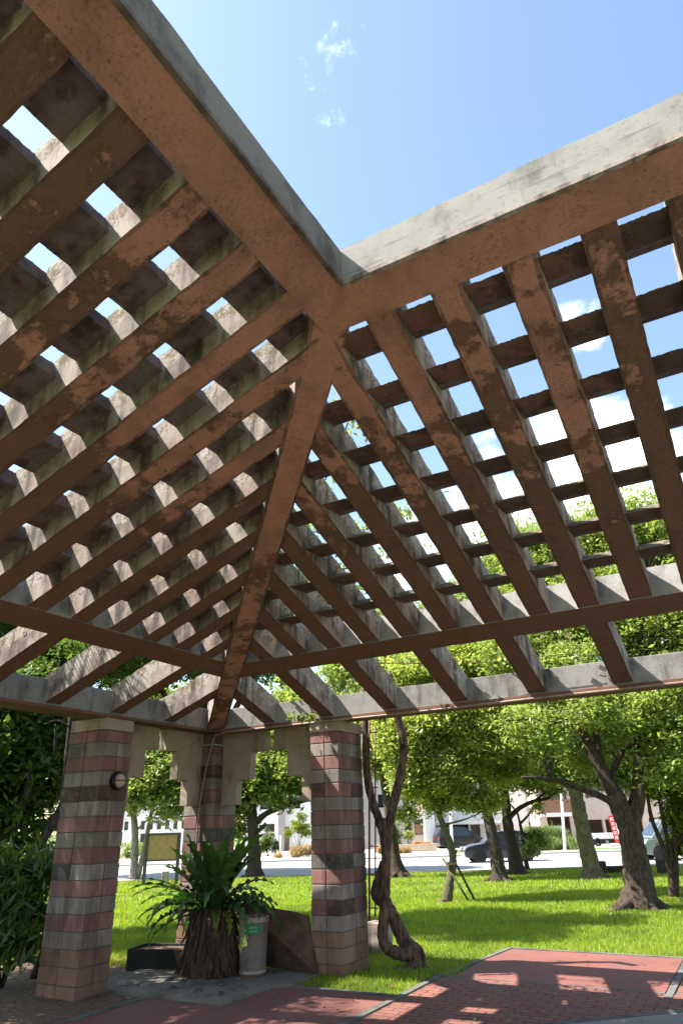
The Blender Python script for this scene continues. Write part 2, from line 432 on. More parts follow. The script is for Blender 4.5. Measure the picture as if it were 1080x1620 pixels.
BEAM_M = [MT['soffit'], MT['conc_side'], MT['moss'], MT['moss_side'], MT['soffit_edge']]
for fn, fz, side in ((RT, RTz, 'right'), (LF, LFz, 'left')):
    # ring beam with its mitred end
    top = .325 if side == 'right' else .30
    poly = [(0, 0), (W, -kk * W), (W + .30 * sp, -kk * W + .30 * cp), (.10, top), (0, top)]
    n = 60; m = MB(); v = []; f = []; mm = []
    for i in range(n + 1):
        for j, (xi, z) in enumerate(poly):
            s = -xi + (SMAX + xi) * i / n
            jz = rnd.uniform(-.006, .006) if j >= 3 else rnd.uniform(-.002, .002)
            v.append(fz(s, xi, Cz - .004 + z + jz))
    P_ = len(poly)
    for i in range(n):
        for j in range(P_):
            f.append((i * P_ + j, i * P_ + (j + 1) % P_, (i + 1) * P_ + (j + 1) % P_, (i + 1) * P_ + j)); mm.append((0, 1, 2, 2, 1)[j])
    f += [tuple(range(P_)), tuple(n * P_ + j for j in range(P_))]; mm += [1, 1]
    m.add(v, f, mm); m.build('ring_beam', [MT['ring_soffit'], MT['conc_ring'] if side == 'right' else MT['conc_ring_shade'], MT['moss']], pergola)
    # drip bead along the courtyard arris
    m = MB(); m.prism([(-.022, -.012), (.012, -.012), (.012, .02), (-.022, .02)], lambda q: fz(-q[0], q[0], Cz + q[1]), lambda q: fz(SMAX, q[0], Cz + q[1]))
    m.build('drip_bead', MT['conc_dark'] if side == 'left' else MT['conc_side'], pergola)  # left bead takes a darker concrete, painting in the shade of that side
    # rafters
    for k in range(-9, 13):
        s0 = R0 + k * PIT; s1 = s0 + RAF
        if s1 > SMAX: continue
        d0 = .28 if s0 > -.2 else (-(s0 + RAF / 2) / cp - .02)
        d1 = DE / cp + .004 if k % 2 else DP / cp + .1
        if d0 > d1 - .25: continue
        rough_bar(fn, s0, s1, d0, d1, 0, DEP, step=.06, mossy=True).build('rafter', BEAM_M, pergola)
    # purlins
    for i in range(7):
        if side == 'left':
            d0, d1, t0, t1 = .345 + .497 * i, .66 + .497 * i, .15, .288
        else:
            d0, d1, t0, t1 = .42 + .487 * i, .635 + .487 * i, .145, .215
        s0 = -d0 * cp - .05
        if side == 'left':
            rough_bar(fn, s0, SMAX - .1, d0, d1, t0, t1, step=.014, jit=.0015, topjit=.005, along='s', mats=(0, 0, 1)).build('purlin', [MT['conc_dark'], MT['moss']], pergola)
        else:
            o = .487 * i; ou = [(.335 + o, .012), (.572 + o, .118), (.645 + o, .152), (.632 + o, .215), (.50 + o, .20), (.375 + o, .062)]
            n = 420; v = []; f = []; mm = []
            for q in range(n + 1):
                sx = s0 + (SMAX - .1 - s0) * q / n; j1, j2 = rnd.uniform(-.004, .004), rnd.uniform(-.0015, .0015)
                for a, (d, t) in enumerate(ou):
                    v.append(fn(sx, d + (j1 if a in (0, 5) else j2), t + (j1 if a in (5, 4, 3) else j2)))
            for q in range(n):
                for a in range(6):
                    f.append((q * 6 + a, q * 6 + (a + 1) % 6, (q + 1) * 6 + (a + 1) % 6, (q + 1) * 6 + a)); mm.append((2, 0, 0, 1, 1, 1)[a])
            f += [tuple(range(6)), tuple(n * 6 + a for a in range(6))]; mm += [0, 0]
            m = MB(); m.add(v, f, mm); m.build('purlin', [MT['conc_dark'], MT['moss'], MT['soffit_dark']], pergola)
    # plate beam
    d0, d1 = DP / cp, DP / cp + .30
    m = MB()
    n = 50; v = []; f = []; mm = []
    pl = [(d0, -.009), (d1, -.009), (d1, .33), (d0, .33)]
    for i in range(n + 1):
        for (d, t) in pl:
            xi = d * cp + t * sp; s = -xi + (SMAX + xi) * i / n
            v.append(fn(s, d + rnd.uniform(-.003, .003), t + rnd.uniform(-.004, .004)))
    for i in range(n):
        for j in range(4):
            f.append((i * 4 + j, i * 4 + (j + 1) % 4, (i + 1) * 4 + (j + 1) % 4, (i + 1) * 4 + j)); mm.append((0, 1, 1, 1)[j])
    f += [(0, 1, 2, 3), tuple(n * 4 + j for j in range(4))]; mm += [1, 1]
    m.add(v, f, mm); m.build('plate_beam', [MT['soffit'], MT['conc_eave']], pergola)
    # eave beam
    m = MB(); pe = [(DE, HE + .012), (DE + .40, HE + .012), (DE + .40, 3.20), (DE, 3.20)]
    m.prism(pe, lambda q: fz(-q[0], q[0], q[1]), lambda q: fz(SMAX, q[0], q[1]))
    m.build('eave_beam', MT['conc_eave'], pergola, bevel=.006)
    m = MB(); pe = [(DE - .03, HE), (DE + .36, HE), (DE + .36, HE + .036), (DE - .03, HE + .036)]
    m.prism(pe, lambda q: fz(-q[0], q[0], q[1]), lambda q: fz(SMAX, q[0], q[1]))
    m.build('eave_ledge', MT['soffit'], pergola, bevel=.004)
# hip rafter
hd = np.array([-1, 1, -kk]); hl = np.linalg.norm(hd); hd = hd / hl; hp = np.array([1, 1, 0]) / 2 ** .5; hn = np.cross(hp, hd); hn = hn if hn[2] > 0 else -hn
Cpt = np.array([Cu, Cv, Cz])
m = MB(); n = 110; v = []; f = []; mm = []
for i in range(n + 1):
    h = .24 + (7.35 - .24) * i / n; tb = -.048 * min(1, max(0, (h - .26) / .75)) + .002
    wl = .128 + .012 * math.exp(-i / 6)
    for q_, (a, t) in enumerate(((-wl, tb), (-wl + .02, tb), (wl - .026, tb), (wl - .006, tb), (wl - .006, .31), (-wl, .31))):
        ja = .007 if q_ in (1, 2) else .002
        v.append(Cpt + hd * h + hp * (a + rnd.uniform(-ja, ja)) + hn * (t + rnd.uniform(-.001, .001)))
for i in range(n):
    for j in range(6):
        f.append((i * 6 + j, i * 6 + (j + 1) % 6, (i + 1) * 6 + (j + 1) % 6, (i + 1) * 6 + j)); mm.append((3, 0, 3, 1, 2, 1)[j])
f += [tuple(range(6)), tuple(n * 6 + j for j in range(6))]; mm += [1, 1]
m.add(v, f, mm); m.build('hip_rafter', [MT['ring_soffit'], MT['conc_side'], MT['moss'], MT['soffit_edge']], pergola)

# columns of coursed blocks
CO = .1655
def column(u0, u1, v0, v1, ztop, nu, nv):
    m = MB(); i = 0; z = -.05
    while z < ztop - .02:
        zt = min(z + CO, ztop)
        k = round((ztop - z) / CO)
        mat = 2 if z < .36 else (0 if k % 2 else 1)
        off = .5 if rnd.random() < .12 else 0
        for a in range(nu):
            for b in range(nv):
                if 0 < a < nu - 1 and 0 < b < nv - 1: continue
                g = .0045; e = lambda: rnd.uniform(-.0045, .0045)
                ua, ub = u0 + (u1 - u0) * a / nu, u0 + (u1 - u0) * (a + 1) / nu
                va, vb = v0 + (v1 - v0) * b / nv, v0 + (v1 - v0) * (b + 1) / nv
                m.box((ua + (g if a else e()), va + (g if b else e()), z + g), (ub - (g if a < nu - 1 else e()), vb - (g if b < nv - 1 else e()), zt - g), mat)
        z += CO
    m.box((u0 + .008, v0 + .008, -.05), (u1 - .008, v1 - .008, ztop - .002), 3)
    o = m.build('block_column', [MT['block_red'], MT['block_grey'], MT['block_brown'], MT['mortar']], pergola, bevel=.007)
    return o
EU, EV = Cu - DE, Cv + DE            # -6.7015, 8.0863
colR = column(-5.05, -4.62, EV, EV + .66, 2.74, 2, 2)
colL = column(EU - .62, EU, 6.03, 6.475, 2.74, 2, 2)
colM = column(EU - .49, EU, EV, EV + .56, 2.70, 2, 2)
# further columns of the wings, out of the picture
column(-1.2 + 1.2, .44, EV, EV + .66, 2.74, 2, 2)
column(EU - .62, EU, 1.0, 1.445, 2.74, 2, 2)
for (a, b) in (((-5.056, EV - .004, 2.742), (-4.614, EV + .655, HE - .002)), ((EU - .61, 6.024, 2.742), (EU + .004, 6.48, HE - .002))):
    box_part('column_cap', a, b, MT['bracket'], pergola)
box_part('column_cap', (EU - .53, EV - .035, 2.702), (EU + .035, EV + .6, 2.728), MT['bracket'], pergola)
box_part('corner_haunch', (EU - .40, EV + .02, 2.73), (EU - .02, EV + .42, 2.882), MT['soffit'], pergola)
# stepped brackets (two halves in each bay, a slit between them)
BF, BT = .22, .135
def bracket(dist_pts, wing):
    """outline in (distance from the corner, z)"""
    m = MB()
    if wing == 'right':
        m.prism(dist_pts, lambda q: (EU + q[0], EV + BF, q[1]), lambda q: (EU + q[0], EV + BF + BT, q[1]))
    else:
        m.prism(dist_pts, lambda q: (EU - BF, EV - q[0], q[1]), lambda q: (EU - BF - BT, EV - q[0], q[1]))
    return m.build('stepped_bracket', MT['bracket'], pergola, bevel=.006)
T_ = HE + .006
for wing in ('right', 'left'):
    colx = 1.66 if wing == 'right' else 1.62
    bracket([(.90, T_), (.90, 2.60), (1.13, 2.60), (1.13, 2.235), (1.375, 2.235), (1.375, 1.90), (colx, 1.90), (colx, T_)], wing)
    bracket([(-.25 if wing == 'right' else -.23, T_), (-.25 if wing == 'right' else -.23, 1.90), (.26, 1.90), (.26, 2.235), (.50, 2.235), (.50, 2.60), (.75, 2.60), (.75, T_)], wing)
# tie holes in the rafter ends
for k in (-5, -3, -1, 1, 3):
    for (d, t) in ((4.55, .17), (5.0, .13)):
        if k <= -5 and d < 4: continue
        for fn, sgn in ((RT, 1), (LF, 1)):
            s = R0 + k * PIT + RAF + .001
            a = fn(s, d, t); b = fn(s + .008, d, t)
            m = MB(); m.lathe(a, [(.0, -.004), (.028, -.004), (.028, .004), (.018, .005), (.017, .001), (0, .001)], 16, 0, axis=b - a)
            m.build('tie_hole', MT['conc_ring'], pergola, smooth=False)
# conduit along the right eave and down the corner column
pts = []
for x, y in ((1075, 1076), (900, 1095), (700, 1118), (585, 1128), (552, 1126), (520, 1129), (470, 1137), (400, 1141)):
    q = ray(x, y); kq = (EV - .05) / q[1]; pts.append(np.array([q[0] * kq, EV - .05, CAM_H + q[2] * kq]))
for p in pts: p[2] = HE - .018 + .0
pts = [np.array([u, EV - .05, HE - .016 + rnd.uniform(-.004, .004)]) for u in (2.5, 1.0, 0, -1.0, -2, -3, -4, -4.5, -5.2, -6.0, -6.45)]
pts += [np.array([EU + .06, EV - .06, HE - .05]), np.array([EU + .01, EV - .045, HE - .14])]
for z, du in ((2.4, -.10), (1.9, -.19), (1.5, -.2), (1.0, -.2), (.0, -.2)):
    pts.append(np.array([EU + du, EV - .03, z]))
m = MB(); m.tube(pts, .014, 8); m.build('conduit', MT['pipe'], pergola, smooth=True)

# ---------------------------------------------------------------- round bulkhead lamp on the left column
lp = np.array([EU, 6.285, 2.16])
lamp = thing('bulkhead_lamp', lp, 'round black rimmed bulkhead lamp fixed to the striped column', 'wall lamp')
m = MB(); m.lathe(lp, [(0, .0), (.105, .0), (.108, .05), (.098, .075), (.084, .075), (.084, .05), (0, .05)], 32, axis=(1, 0, 0)); m.build('housing', MT['black_metal'], lamp, smooth=False)
m = MB(); m.lathe(lp, [(.083, .052), (.075, .085), (.045, .105), (0, .112)], 32, axis=(1, 0, 0)); m.build('lens', MT['lamp_glass'], lamp, smooth=True)
m = MB(); m.box((EU + .07, 6.285 - .09, 2.155), (EU + .118, 6.285 + .09, 2.166)); m.build('guard_bar', MT['black_metal'], lamp)

# ---------------------------------------------------------------- ground
def sheet(name, poly, z, mat, kind='structure', thick=0.):
    m = MB()
    if thick: m.prism(poly, lambda q: (q[0], q[1], z - thick), lambda q: (q[0], q[1], z))
    else: m.add([(p[0], p[1], z) for p in poly], [tuple(range(len(poly)))])
    o = m.build(name, mat); o['kind'] = kind; return o
def mat_lawn():
    m, t, p = new_mat('lawn soil and turf'); b = NB(t); v = b.pos()
    c = b.mix(b.step(b.noise(v, .5, 5), .35, .65), (.10, .145, .012), (.14, .185, .014))
    c = b.mix(b.step(b.noise(v, 9, 6, .7), .4, .7), c, (.06, .085, .012))
    c = b.mix(b.step(b.noise(v, .9, 4), .62, .75, 0, .6), c, (.14, .12, .035))
    b.link(c, p.inputs['Base Color']); p.inputs['Roughness'].default_value = .95
    b.link(b.bump(b.noise(v, 30, 6, .7), .8, .03), p.inputs['Normal']); return m
def mat_redpave(name, col=(.215, .075, .058)):
    m, t, p = new_mat(name); b = NB(t); v = b.pos()
    c = b.mix(b.step(b.noise(v, 1.2, 6), .3, .7), tuple(x * .78 for x in col), col)
    c = b.mix(b.step(b.noise(v, 5, 6, .65), .5, .72, 0, .5), c, (.15, .075, .058))
    c = b.mix(b.step(b.noise(v, 90, 3), .5, .75, 0, .45), c, (.08, .036, .03))
    c = b.mix(b.step(b.noise(v, .8, 6, .7), .5, .7, 0, .45), c, (.11, .052, .043))
    c = b.mix(b.step(b.noise(v, 16, 6, .8), .62, .7, 0, .5), c, (.26, .13, .10))
    b.link(c, p.inputs['Base Color']); p.inputs['Roughness'].default_value = .75
    b.link(b.bump(b.noise(v, 120, 4), .25, .004), p.inputs['Normal']); return m
def mat_brick():
    m, t, p = new_mat('red brick paving'); b = NB(t); v = b.pos((1, 1, 1))
    br = b.n('ShaderNodeTexBrick'); b.link(v, br.inputs['Vector'])
    br.inputs['Scale'].default_value = 1.0; br.inputs['Brick Width'].default_value = .25; br.inputs['Row Height'].default_value = .122
    br.inputs['Mortar Size'].default_value = .011; br.inputs['Mortar Smooth'].default_value = .2; br.inputs['Bias'].default_value = 0
    br.inputs['Color1'].default_value = (.255, .085, .06, 1); br.inputs['Color2'].default_value = (.17, .06, .044, 1); br.inputs['Mortar'].default_value = (.028, .02, .017, 1)
    c = b.mix(b.step(b.noise(v, 2.5, 6), .4, .7, 0, .5), br.outputs['Color'], (.20, .09, .065))
    c = b.mix(b.step(b.noise(v, 60, 5), .5, .75, 0, .4), c, (.09, .045, .035))
    b.link(c, p.inputs['Base Color']); p.inputs['Roughness'].default_value = .8
    h = b.math('SUBTRACT', b.math('MULTIPLY', b.noise(v, 80, 5), .25), br.outputs['Fac'])
    b.link(b.bump(h, .8, .008), p.inputs['Normal']); return m
# lawn sheet, large enough to reach the horizon, following zg
ys = [-60, -20, -5, 2, 6, 8, 10, 11] + list(np.arange(12, 31, 1.)) + [40, 60, 120, 400, 1200]
xs = [-900, -200, -60, -30, -15, -8, 0, 8, 15, 30, 60, 200, 900]
m = MB(); v = [XY(x, y, zg(y) - .004) for y in ys for x in xs]; nx = len(xs)
m.add(v, [(j * nx + i, j * nx + i + 1, (j + 1) * nx + i + 1, (j + 1) * nx + i) for j in range(len(ys) - 1) for i in range(nx - 1)])
lawn = m.build('ground', mat_lawn()); lawn['kind'] = 'structure'
PVR = mat_redpave('smooth red concrete'); PVR2 = mat_redpave('smooth red walk', (.185, .068, .055)); BRK = mat_brick()
KERB = mat_concrete('kerb concrete', light=(.125, .12, .11), dark=(.05, .048, .043), pink=(.10, .094, .085), cover=.5, streak=.2)
PLZ = mat_concrete('plaza concrete', light=(.24, .23, .215), dark=(.12, .115, .105), pink=(.2, .19, .18), cover=.62, streak=.2)
SOIL = plain('soil and litter', (.115, .07, .042), .95, noise=.55, scale=14, bump=.8)
sheet('soil', [(-9.6, 3.0), (-6.09, 3.0), (-6.09, 6.43), (-7.2, 6.43), (-7.3, 8.3), (-9.2, 8.6)], .002, SOIL)
sheet('red_paving', [(-6.03, -3), (-3.66, -3), (-3.66, 7.42), (-4.9, 7.42), (-5.05, 7.3), (-5.05, 6.43), (-6.03, 6.43)], .004, PVR2)
sheet('brick_paving', [(-3.56, -1), (-2.9, 6.2), (-1.94, 7.09), (-.95, 7.96), (6.5, 7.96), (6.5, 8.53), (-3.56, 8.53)], .005, BRK)
sheet('red_walk', [(-3.46, 8.57), (-1.23, 8.57), (-1.23, 10.55), (-3.46, 10.55)], .006, PVR)
sheet('brick_walk', [(-1.13, 8.57), (6.5, 8.57), (6.5, 10.4), (-1.13, 10.4)], .005, BRK)
sheet('plaza', [(-3.0, -3), (7, -3), (7, 7.9), (-.97, 7.9), (-1.9, 7.05), (-2.85, 6.17)], .007, PLZ)
def kerb(a, b, wd=.07, z=.016):
    a, b = np.array(a, float), np.array(b, float); d = (b - a) / np.linalg.norm(b - a); n_ = np.array([-d[1], d[0]]) * wd / 2
    o = sheet('kerb_strip', [tuple(a - n_), tuple(b - n_), tuple(b + n_), tuple(a + n_)], z, KERB, thick=.03); return o
kerb((-3.61, -3), (-3.61, 8.5)); kerb((-3.61, 8.5), (-3.41, 10.6)); kerb((-3.36, 10.6), (7, 10.45), z=.014)
kerb((-3.50, 8.55), (-1.23, 8.55), .04, .009); kerb((-1.18, 8.3), (-1.18, 10.55), z=.012); kerb((-1.13, 8.55), (6, 8.55), .04, .009)
kerb((-4.86, 7.46), (-3.66, 7.46), .07, .014); kerb((-6.07, -3), (-6.07, 6.40), .07, .014)
kerb((-2.88, 6.19), (-.96, 7.93), .07, .012)
slab = sheet('planting_slab', [(-7.2, 6.47), (-5.09, 6.47), (-5.09, 7.32), (-4.9, 7.48), (-4.9, 8.08), (-6.69, 8.08), (-7.2, 8.08)], .03, mat_concrete('mossy slab', light=(.17, .16, .13), dark=(.06, .065, .045), pink=(.13, .11, .085), cover=.55, streak=.2), thick=.05)
COB = plain('dark cobble', (.06, .058, .055), .35, noise=.4, scale=9)
def slab_pt(px, py, z=.03):
    d = ray(px, py); k = (z - CAM_H) / d[2]; return np.array([d[0] * k, d[1] * k, z])
COBL = ['pale cobble nearest the striped column', 'brownish cobble second from the column', 'black cobble third in the front row', 'black cobble fourth in the front row', 'largest black cobble at the front corner of the slab',
        'grey cobble in front of the litter bin', 'small dark cobble below the fern trunk', 'dark cobble behind the front row beside the bin', 'flat dark cobble in the middle of the back row']
COBM = [plain('pale cobble', (.17, .15, .13), .4), plain('brown cobble', (.14, .10, .07), .4), COB]
for i, (a, b) in enumerate(((365, 72), (465, 84), (568, 95), (678, 106), (783, 119), (873, 92), (560, 55), (783, 77), (660, 70))):
    p = slab_pt(60 + a / 2.7, 1530 + b / 2.7)
    m = MB(); r = rnd.uniform(.058, .072); prof = [(r * math.cos(q), r * .62 * math.sin(q) - .008) for q in np.linspace(0, math.pi / 2, 7)]
    m.lathe(p, prof, 14)
    m.v = [(x + (x - p[0]) * rnd.uniform(-.05, .05), y + (y - p[1]) * rnd.uniform(-.05, .05), z) for x, y, z in m.v]
    tag(m.build('cobble', COBM[min(i, 2)], smooth=True), COBL[i], 'cobble', 'rounded cobbles set into the slab')

# ---------------------------------------------------------------- foliage makers
def leaf_quads(cent, L, ratio=.42, droop=.35, flat=.5, spread=None):
    """rhombic leaves at cent (N,3): returns (N*4,3)"""
    N = len(cent)
    az = rng.uniform(0, 2 * math.pi, N); el = rng.normal(-droop, .45, N)
    d = np.stack([np.cos(az) * np.cos(el), np.sin(az) * np.cos(el), np.sin(el)], 1)
    up = np.stack([rng.normal(0, flat, N), rng.normal(0, flat, N), np.ones(N)], 1)
    s = np.cross(d, up); s /= np.linalg.norm(s, axis=1)[:, None] + 1e-9
    l = (L * rng.choice([.55, .8, 1., 1.25], N) * rng.uniform(.8, 1.2, N))[:, None]
    a = cent - d * l * .5; c = cent + d * l * .5
    b = cent + s * l * ratio * .5 + d * l * .05; e = cent - s * l * ratio * .5 + d * l * .05
    return np.stack([a, b, c, e], 1).reshape(-1, 3)
def blob_points(blobs, n, shell=.55, clump=26, csize=.28):
    """leaf centres in clumps spread through ellipsoidal blobs (cx,cy,cz,rx,ry,rz)"""
    blobs = np.asarray(blobs, float)
    vol = (blobs[:, 3] * blobs[:, 4] * blobs[:, 5]) ** .75
    which = rng.choice(len(blobs), n // clump, p=vol / vol.sum())
    u = rng.normal(0, 1, (len(which), 3)); u /= np.linalg.norm(u, axis=1)[:, None]
    r = (shell + (1 - shell) * rng.random(len(which))) * (.82 + .3 * rng.random(len(which)))
    cc = blobs[which, :3] + u * r[:, None] * blobs[which, 3:]
    tone_c = rng.random(len(cc))
    sz = csize * rng.uniform(.5, 1.3, len(cc))
    pts = np.repeat(cc, clump, 0) + rng.normal(0, 1, (len(cc) * clump, 3)) * np.repeat(sz, clump)[:, None] * np.array([.6, .6, .38])
    tone = np.clip(np.repeat(tone_c, clump) * .6 + rng.random(len(pts)) * .4, 0, 1)
    return pts, tone, cc
LEAF = {
    'bright': mat_leaf('bright leaf', (.31, .345, .10), .45, .5, .3, .03),
    'mid': mat_leaf('mid green leaf', (.215, .26, .07), .45, .45, .4, .03),
    'dark': mat_leaf('dark glossy leaf', (.085, .135, .028), .45, .45, .5, .03),
    'yellowish': mat_leaf('yellowing leaf', (.16, .20, .025), .5, .5, .3, .14),
    'dry': mat_leaf('dry grass blade', (.36, .25, .13), .3, .3, .2, 0),
    'orange': mat_leaf('orange flower', (.55, .24, .05), .4, .3, .2, 0),
    'tall': mat_leaf('pale tall grass', (.16, .21, .07), .4, .4, .3, 0),
}
def mat_grass():
    m, t, p = new_mat('grass blade'); b = NB(t); v = b.pos(); tone = b.attr('tone')
    c = b.mix(tone, (.14, .215, .011), (.30, .39, .025))
    c = b.mix(b.step(b.noise(v, .55, 5, .6), .46, .66, 0, .6), c, (.075, .135, .012))
    c = b.mix(b.step(b.noise(v, 1.3, 6, .65), .58, .70, 0, .55), c, (.30, .255, .05))
    c = b.mix(b.step(tone, .955, .97), c, (.34, .25, .09))
    b.link(c, p.inputs['Base Color']); p.inputs['Roughness'].default_value = .5
    tr = b.n('ShaderNodeBsdfTranslucent'); b.link(b.mix(1., c, (1.7, 1.7, .8), 'MULTIPLY'), tr.inputs['Color'])
    mx = b.n('ShaderNodeMixShader'); mx.inputs[0].default_value = .45
    o = t.nodes['Material Output']; b.link(p.outputs[0], mx.inputs[1]); b.link(tr.outputs[0], mx.inputs[2]); b.link(mx.outputs[0], o.inputs[0]); return m
LEAF['grass'] = mat_grass()
BARK = {'brown': mat_bark('brown bark', (.095, .062, .04), (.024, .016, .011)),
        'dark': mat_bark('dark bark', (.075, .055, .04), (.02, .015, .012)),
        'mossy': mat_bark('mossy bark', (.17, .14, .075), (.04, .034, .022), (.12, .125, .045)),
        'pale': mat_bark('pale bark', (.33, .29, .22), (.15, .13, .10)),
        'vine': mat_bark('vine bark', (.19, .11, .075), (.028, .016, .012))}
def curve(pts, n=5):
    """Catmull-Rom through pts"""
    p = [np.asarray(q, float) for q in pts]; p = [2 * p[0] - p[1]] + p + [2 * p[-1] - p[-2]]
    o = []
    for i in range(1, len(p) - 2):
        for t in np.linspace(0, 1, n, endpoint=False):
            a, b, c, d = p[i - 1:i + 3]
            o.append(.5 * ((2 * b) + (c - a) * t + (2 * a - 5 * b + 4 * c - d) * t * t + (3 * b - a - 3 * c + d) * t ** 3))
    o.append(p[-2]); return o
def limb(m, pts, r0, r1, seg=9, wob=.08, mat=0, flare=0.):
    c = curve(pts, 7 if flare else 5); n = len(c); z0 = c[0][2]
    m.tube(c, [(r0 + (r1 - r0) * (i / (n - 1)) ** .8) * (1 + flare * math.exp(-max(0, c[i][2] - z0) / .22)) * (1 + rnd.uniform(-.05, .05)) for i in range(n)], seg + (5 if flare else 0), mat, wob)
def root_flare(m, base, r, n=7, ln=2.2, h=.9):
    for i in range(n):
        a = 2 * math.pi * (i + rnd.uniform(-.3, .3)) / n
        d = np.array([math.cos(a), math.sin(a), 0]); L = r * ln * rnd.uniform(.8, 1.5); sd = np.array([-d[1], d[0], 0]) * rnd.uniform(-.3, .3) * r
        m.tube(curve([base + d * r * .2 + np.array([0, 0, r * h]), base + d * r * .8 + np.array([0, 0, r * .42]), base + d * L * .7 + sd + np.array([0, 0, .03]), base + d * L * 1.2 + sd * 2 + np.array([0, 0, -.07])], 4),
               list(np.linspace(r * .40, r * .10, 13)), 8, 0, .10)
def tree(name, label, base, limbs, blobs, nleaf, leaf, bark, L=.11, group=None, flare=None, ncl=26, csize=.28, twigs=60, ratio=.42, shell=.5, droop=.3):
    """limbs: list of (points, r0, r1); blobs in world builder coordinates"""
    base = np.asarray(base, float)
    root = thing(name, base, label, 'tree', group)
    m = MB()
    for i_, (pts, r0, r1) in enumerate(limbs): limb(m, pts, r0, r1, flare=(.45 if flare else .25) if i_ == 0 else 0.)
    if flare: root_flare(m, base, flare)
    ends = [np.asarray(pts[-1], float) for pts, _, _ in limbs]
    mids = [np.asarray(q, float) for pts, _, _ in limbs for q in pts[1:]]
    p, tone, cc = blob_points(blobs, nleaf, clump=ncl, csize=csize, shell=shell)
    for i in range(twigs):                                             # boughs out to some of the leaf clumps
        q = cc[rng.integers(len(cc))]; s = min(mids, key=lambda e: np.linalg.norm(e - q) + (0 if e[2] < q[2] + .3 else 5))
        mid = (s + q) / 2 + np.array([rnd.uniform(-.15, .15), rnd.uniform(-.15, .15), rnd.uniform(-.05, .2)])
        m.tube(curve([s, mid, q], 4), list(np.linspace(.028, .007, 9)), 5, 0, .1)
    m.build('trunk', BARK[bark], root, smooth=True)
    np_mesh('crown', leaf_quads(p, L, ratio, droop), 4, LEAF[leaf], tone, root)
    return root

# ---------------------------------------------------------------- grass blades
SOILS = []
for px_, py_, r_ in ((1012, 1437, .62), (706, 1427, .36), (790, 1394, .5), (818, 1384, .45), (938, 1390, .45), (632, 1388, .5), (1064, 1419, .4), (650, 1531, .22), (212, 1391, .5), (402, 1387, .6)):
    q = gnd(px_, py_); SOILS.append((q[0], q[1], r_))
    n_ = 18; a_ = [2 * math.pi * i / n_ for i in range(n_)]
    m = MB(); m.add([(q[0] + r_ * 1.1 * math.cos(t) * rnd.uniform(.8, 1.15), q[1] + r_ * 1.1 * math.sin(t) * rnd.uniform(.8, 1.15), zg(Yof(q)) + .005) for t in a_], [tuple(range(n_))])
    o = m.build('soil_patch', SOIL); o['kind'] = 'structure'
def blades(name, poly_test, n, bounds, h, wd, mat, label=None, cat=None, seed=1):
    g = np.random.default_rng(seed)
    (x0, x1), (y0, y1) = bounds
    P = np.stack([g.uniform(x0, x1, n), g.uniform(y0, y1, n)], 1)          # camera-yawed ground frame only chooses where grass is dense
    W_ = P[:, :1] * RGT + P[:, 1:] * FWD
    keep = poly_test(W_[:, 0], W_[:, 1]); W_ = W_[keep]; Yd = P[keep, 1]
    N = len(W_)
    z = np.array([zg(y) for y in Yd])
    az = g.uniform(0, 2 * math.pi, N); ln = g.uniform(.15, .9, N)
    hh = h * g.uniform(.5, 1.25, N)
    b = np.stack([W_[:, 0], W_[:, 1], z], 1)
    s = np.stack([np.cos(az), np.sin(az), np.zeros(N)], 1) * (wd * g.uniform(.6, 1.3, N))[:, None]
    ld = g.uniform(0, 2 * math.pi, N)
    lean = np.stack([np.cos(ld) * ln, np.sin(ld) * ln, np.ones(N)], 1); lean /= np.linalg.norm(lean, axis=1)[:, None]
    tip = b + lean * hh[:, None]
    v = np.stack([b - s, b + s, tip], 1).reshape(-1, 3)
    o = np_mesh(name, v, 3, mat, g.random(N)); o['kind'] = 'stuff'
    if label: tag(o, label, cat)
    return o
def lawn_ok(u, v):
    bare = np.zeros(len(u), bool)
    for (cx, cy, r) in SOILS: bare |= ((u - cx) ** 2 + (v - cy) ** 2) < (r * (.8 + .35 * np.sin(3 * np.arctan2(v - cy, u - cx) + cx))) ** 2
    on = ~bare & ~((u > -6.15) & (u < -3.63) & (v < 7.5))
    on &= ~((u > -3.68) & (u < 7) & (v < 8.55)); on &= ~((u > -3.5) & (u < 7) & (v < 10.62))
    on &= ~((u > -7.3) & (u < -4.9) & (v < 8.1) & (v > 6.3))
    on &= ~((u > -5.06) & (u < -4.6) & (v > 8.05) & (v < 8.76))
    on &= ~((u > -9.6) & (u < -6) & (v < 7.6))
    return on
blades('grass', lawn_ok, 190000, ((-7.5, 9), (7.2, 13)), .058, .0055, LEAF['grass'], 'bright green lawn grass growing round the paving', 'grass', 1)
blades('grass', lawn_ok, 150000, ((-13, 9), (13, 20)), (.066), .0095, LEAF['grass'], 'sunlit lawn grass among the tree trunks', 'grass', 2)
blades('grass', lawn_ok, 70000, ((-24, 12), (20, 29.6)), .07, .018, LEAF['grass'], 'far lawn grass along the road edge', 'grass', 3)

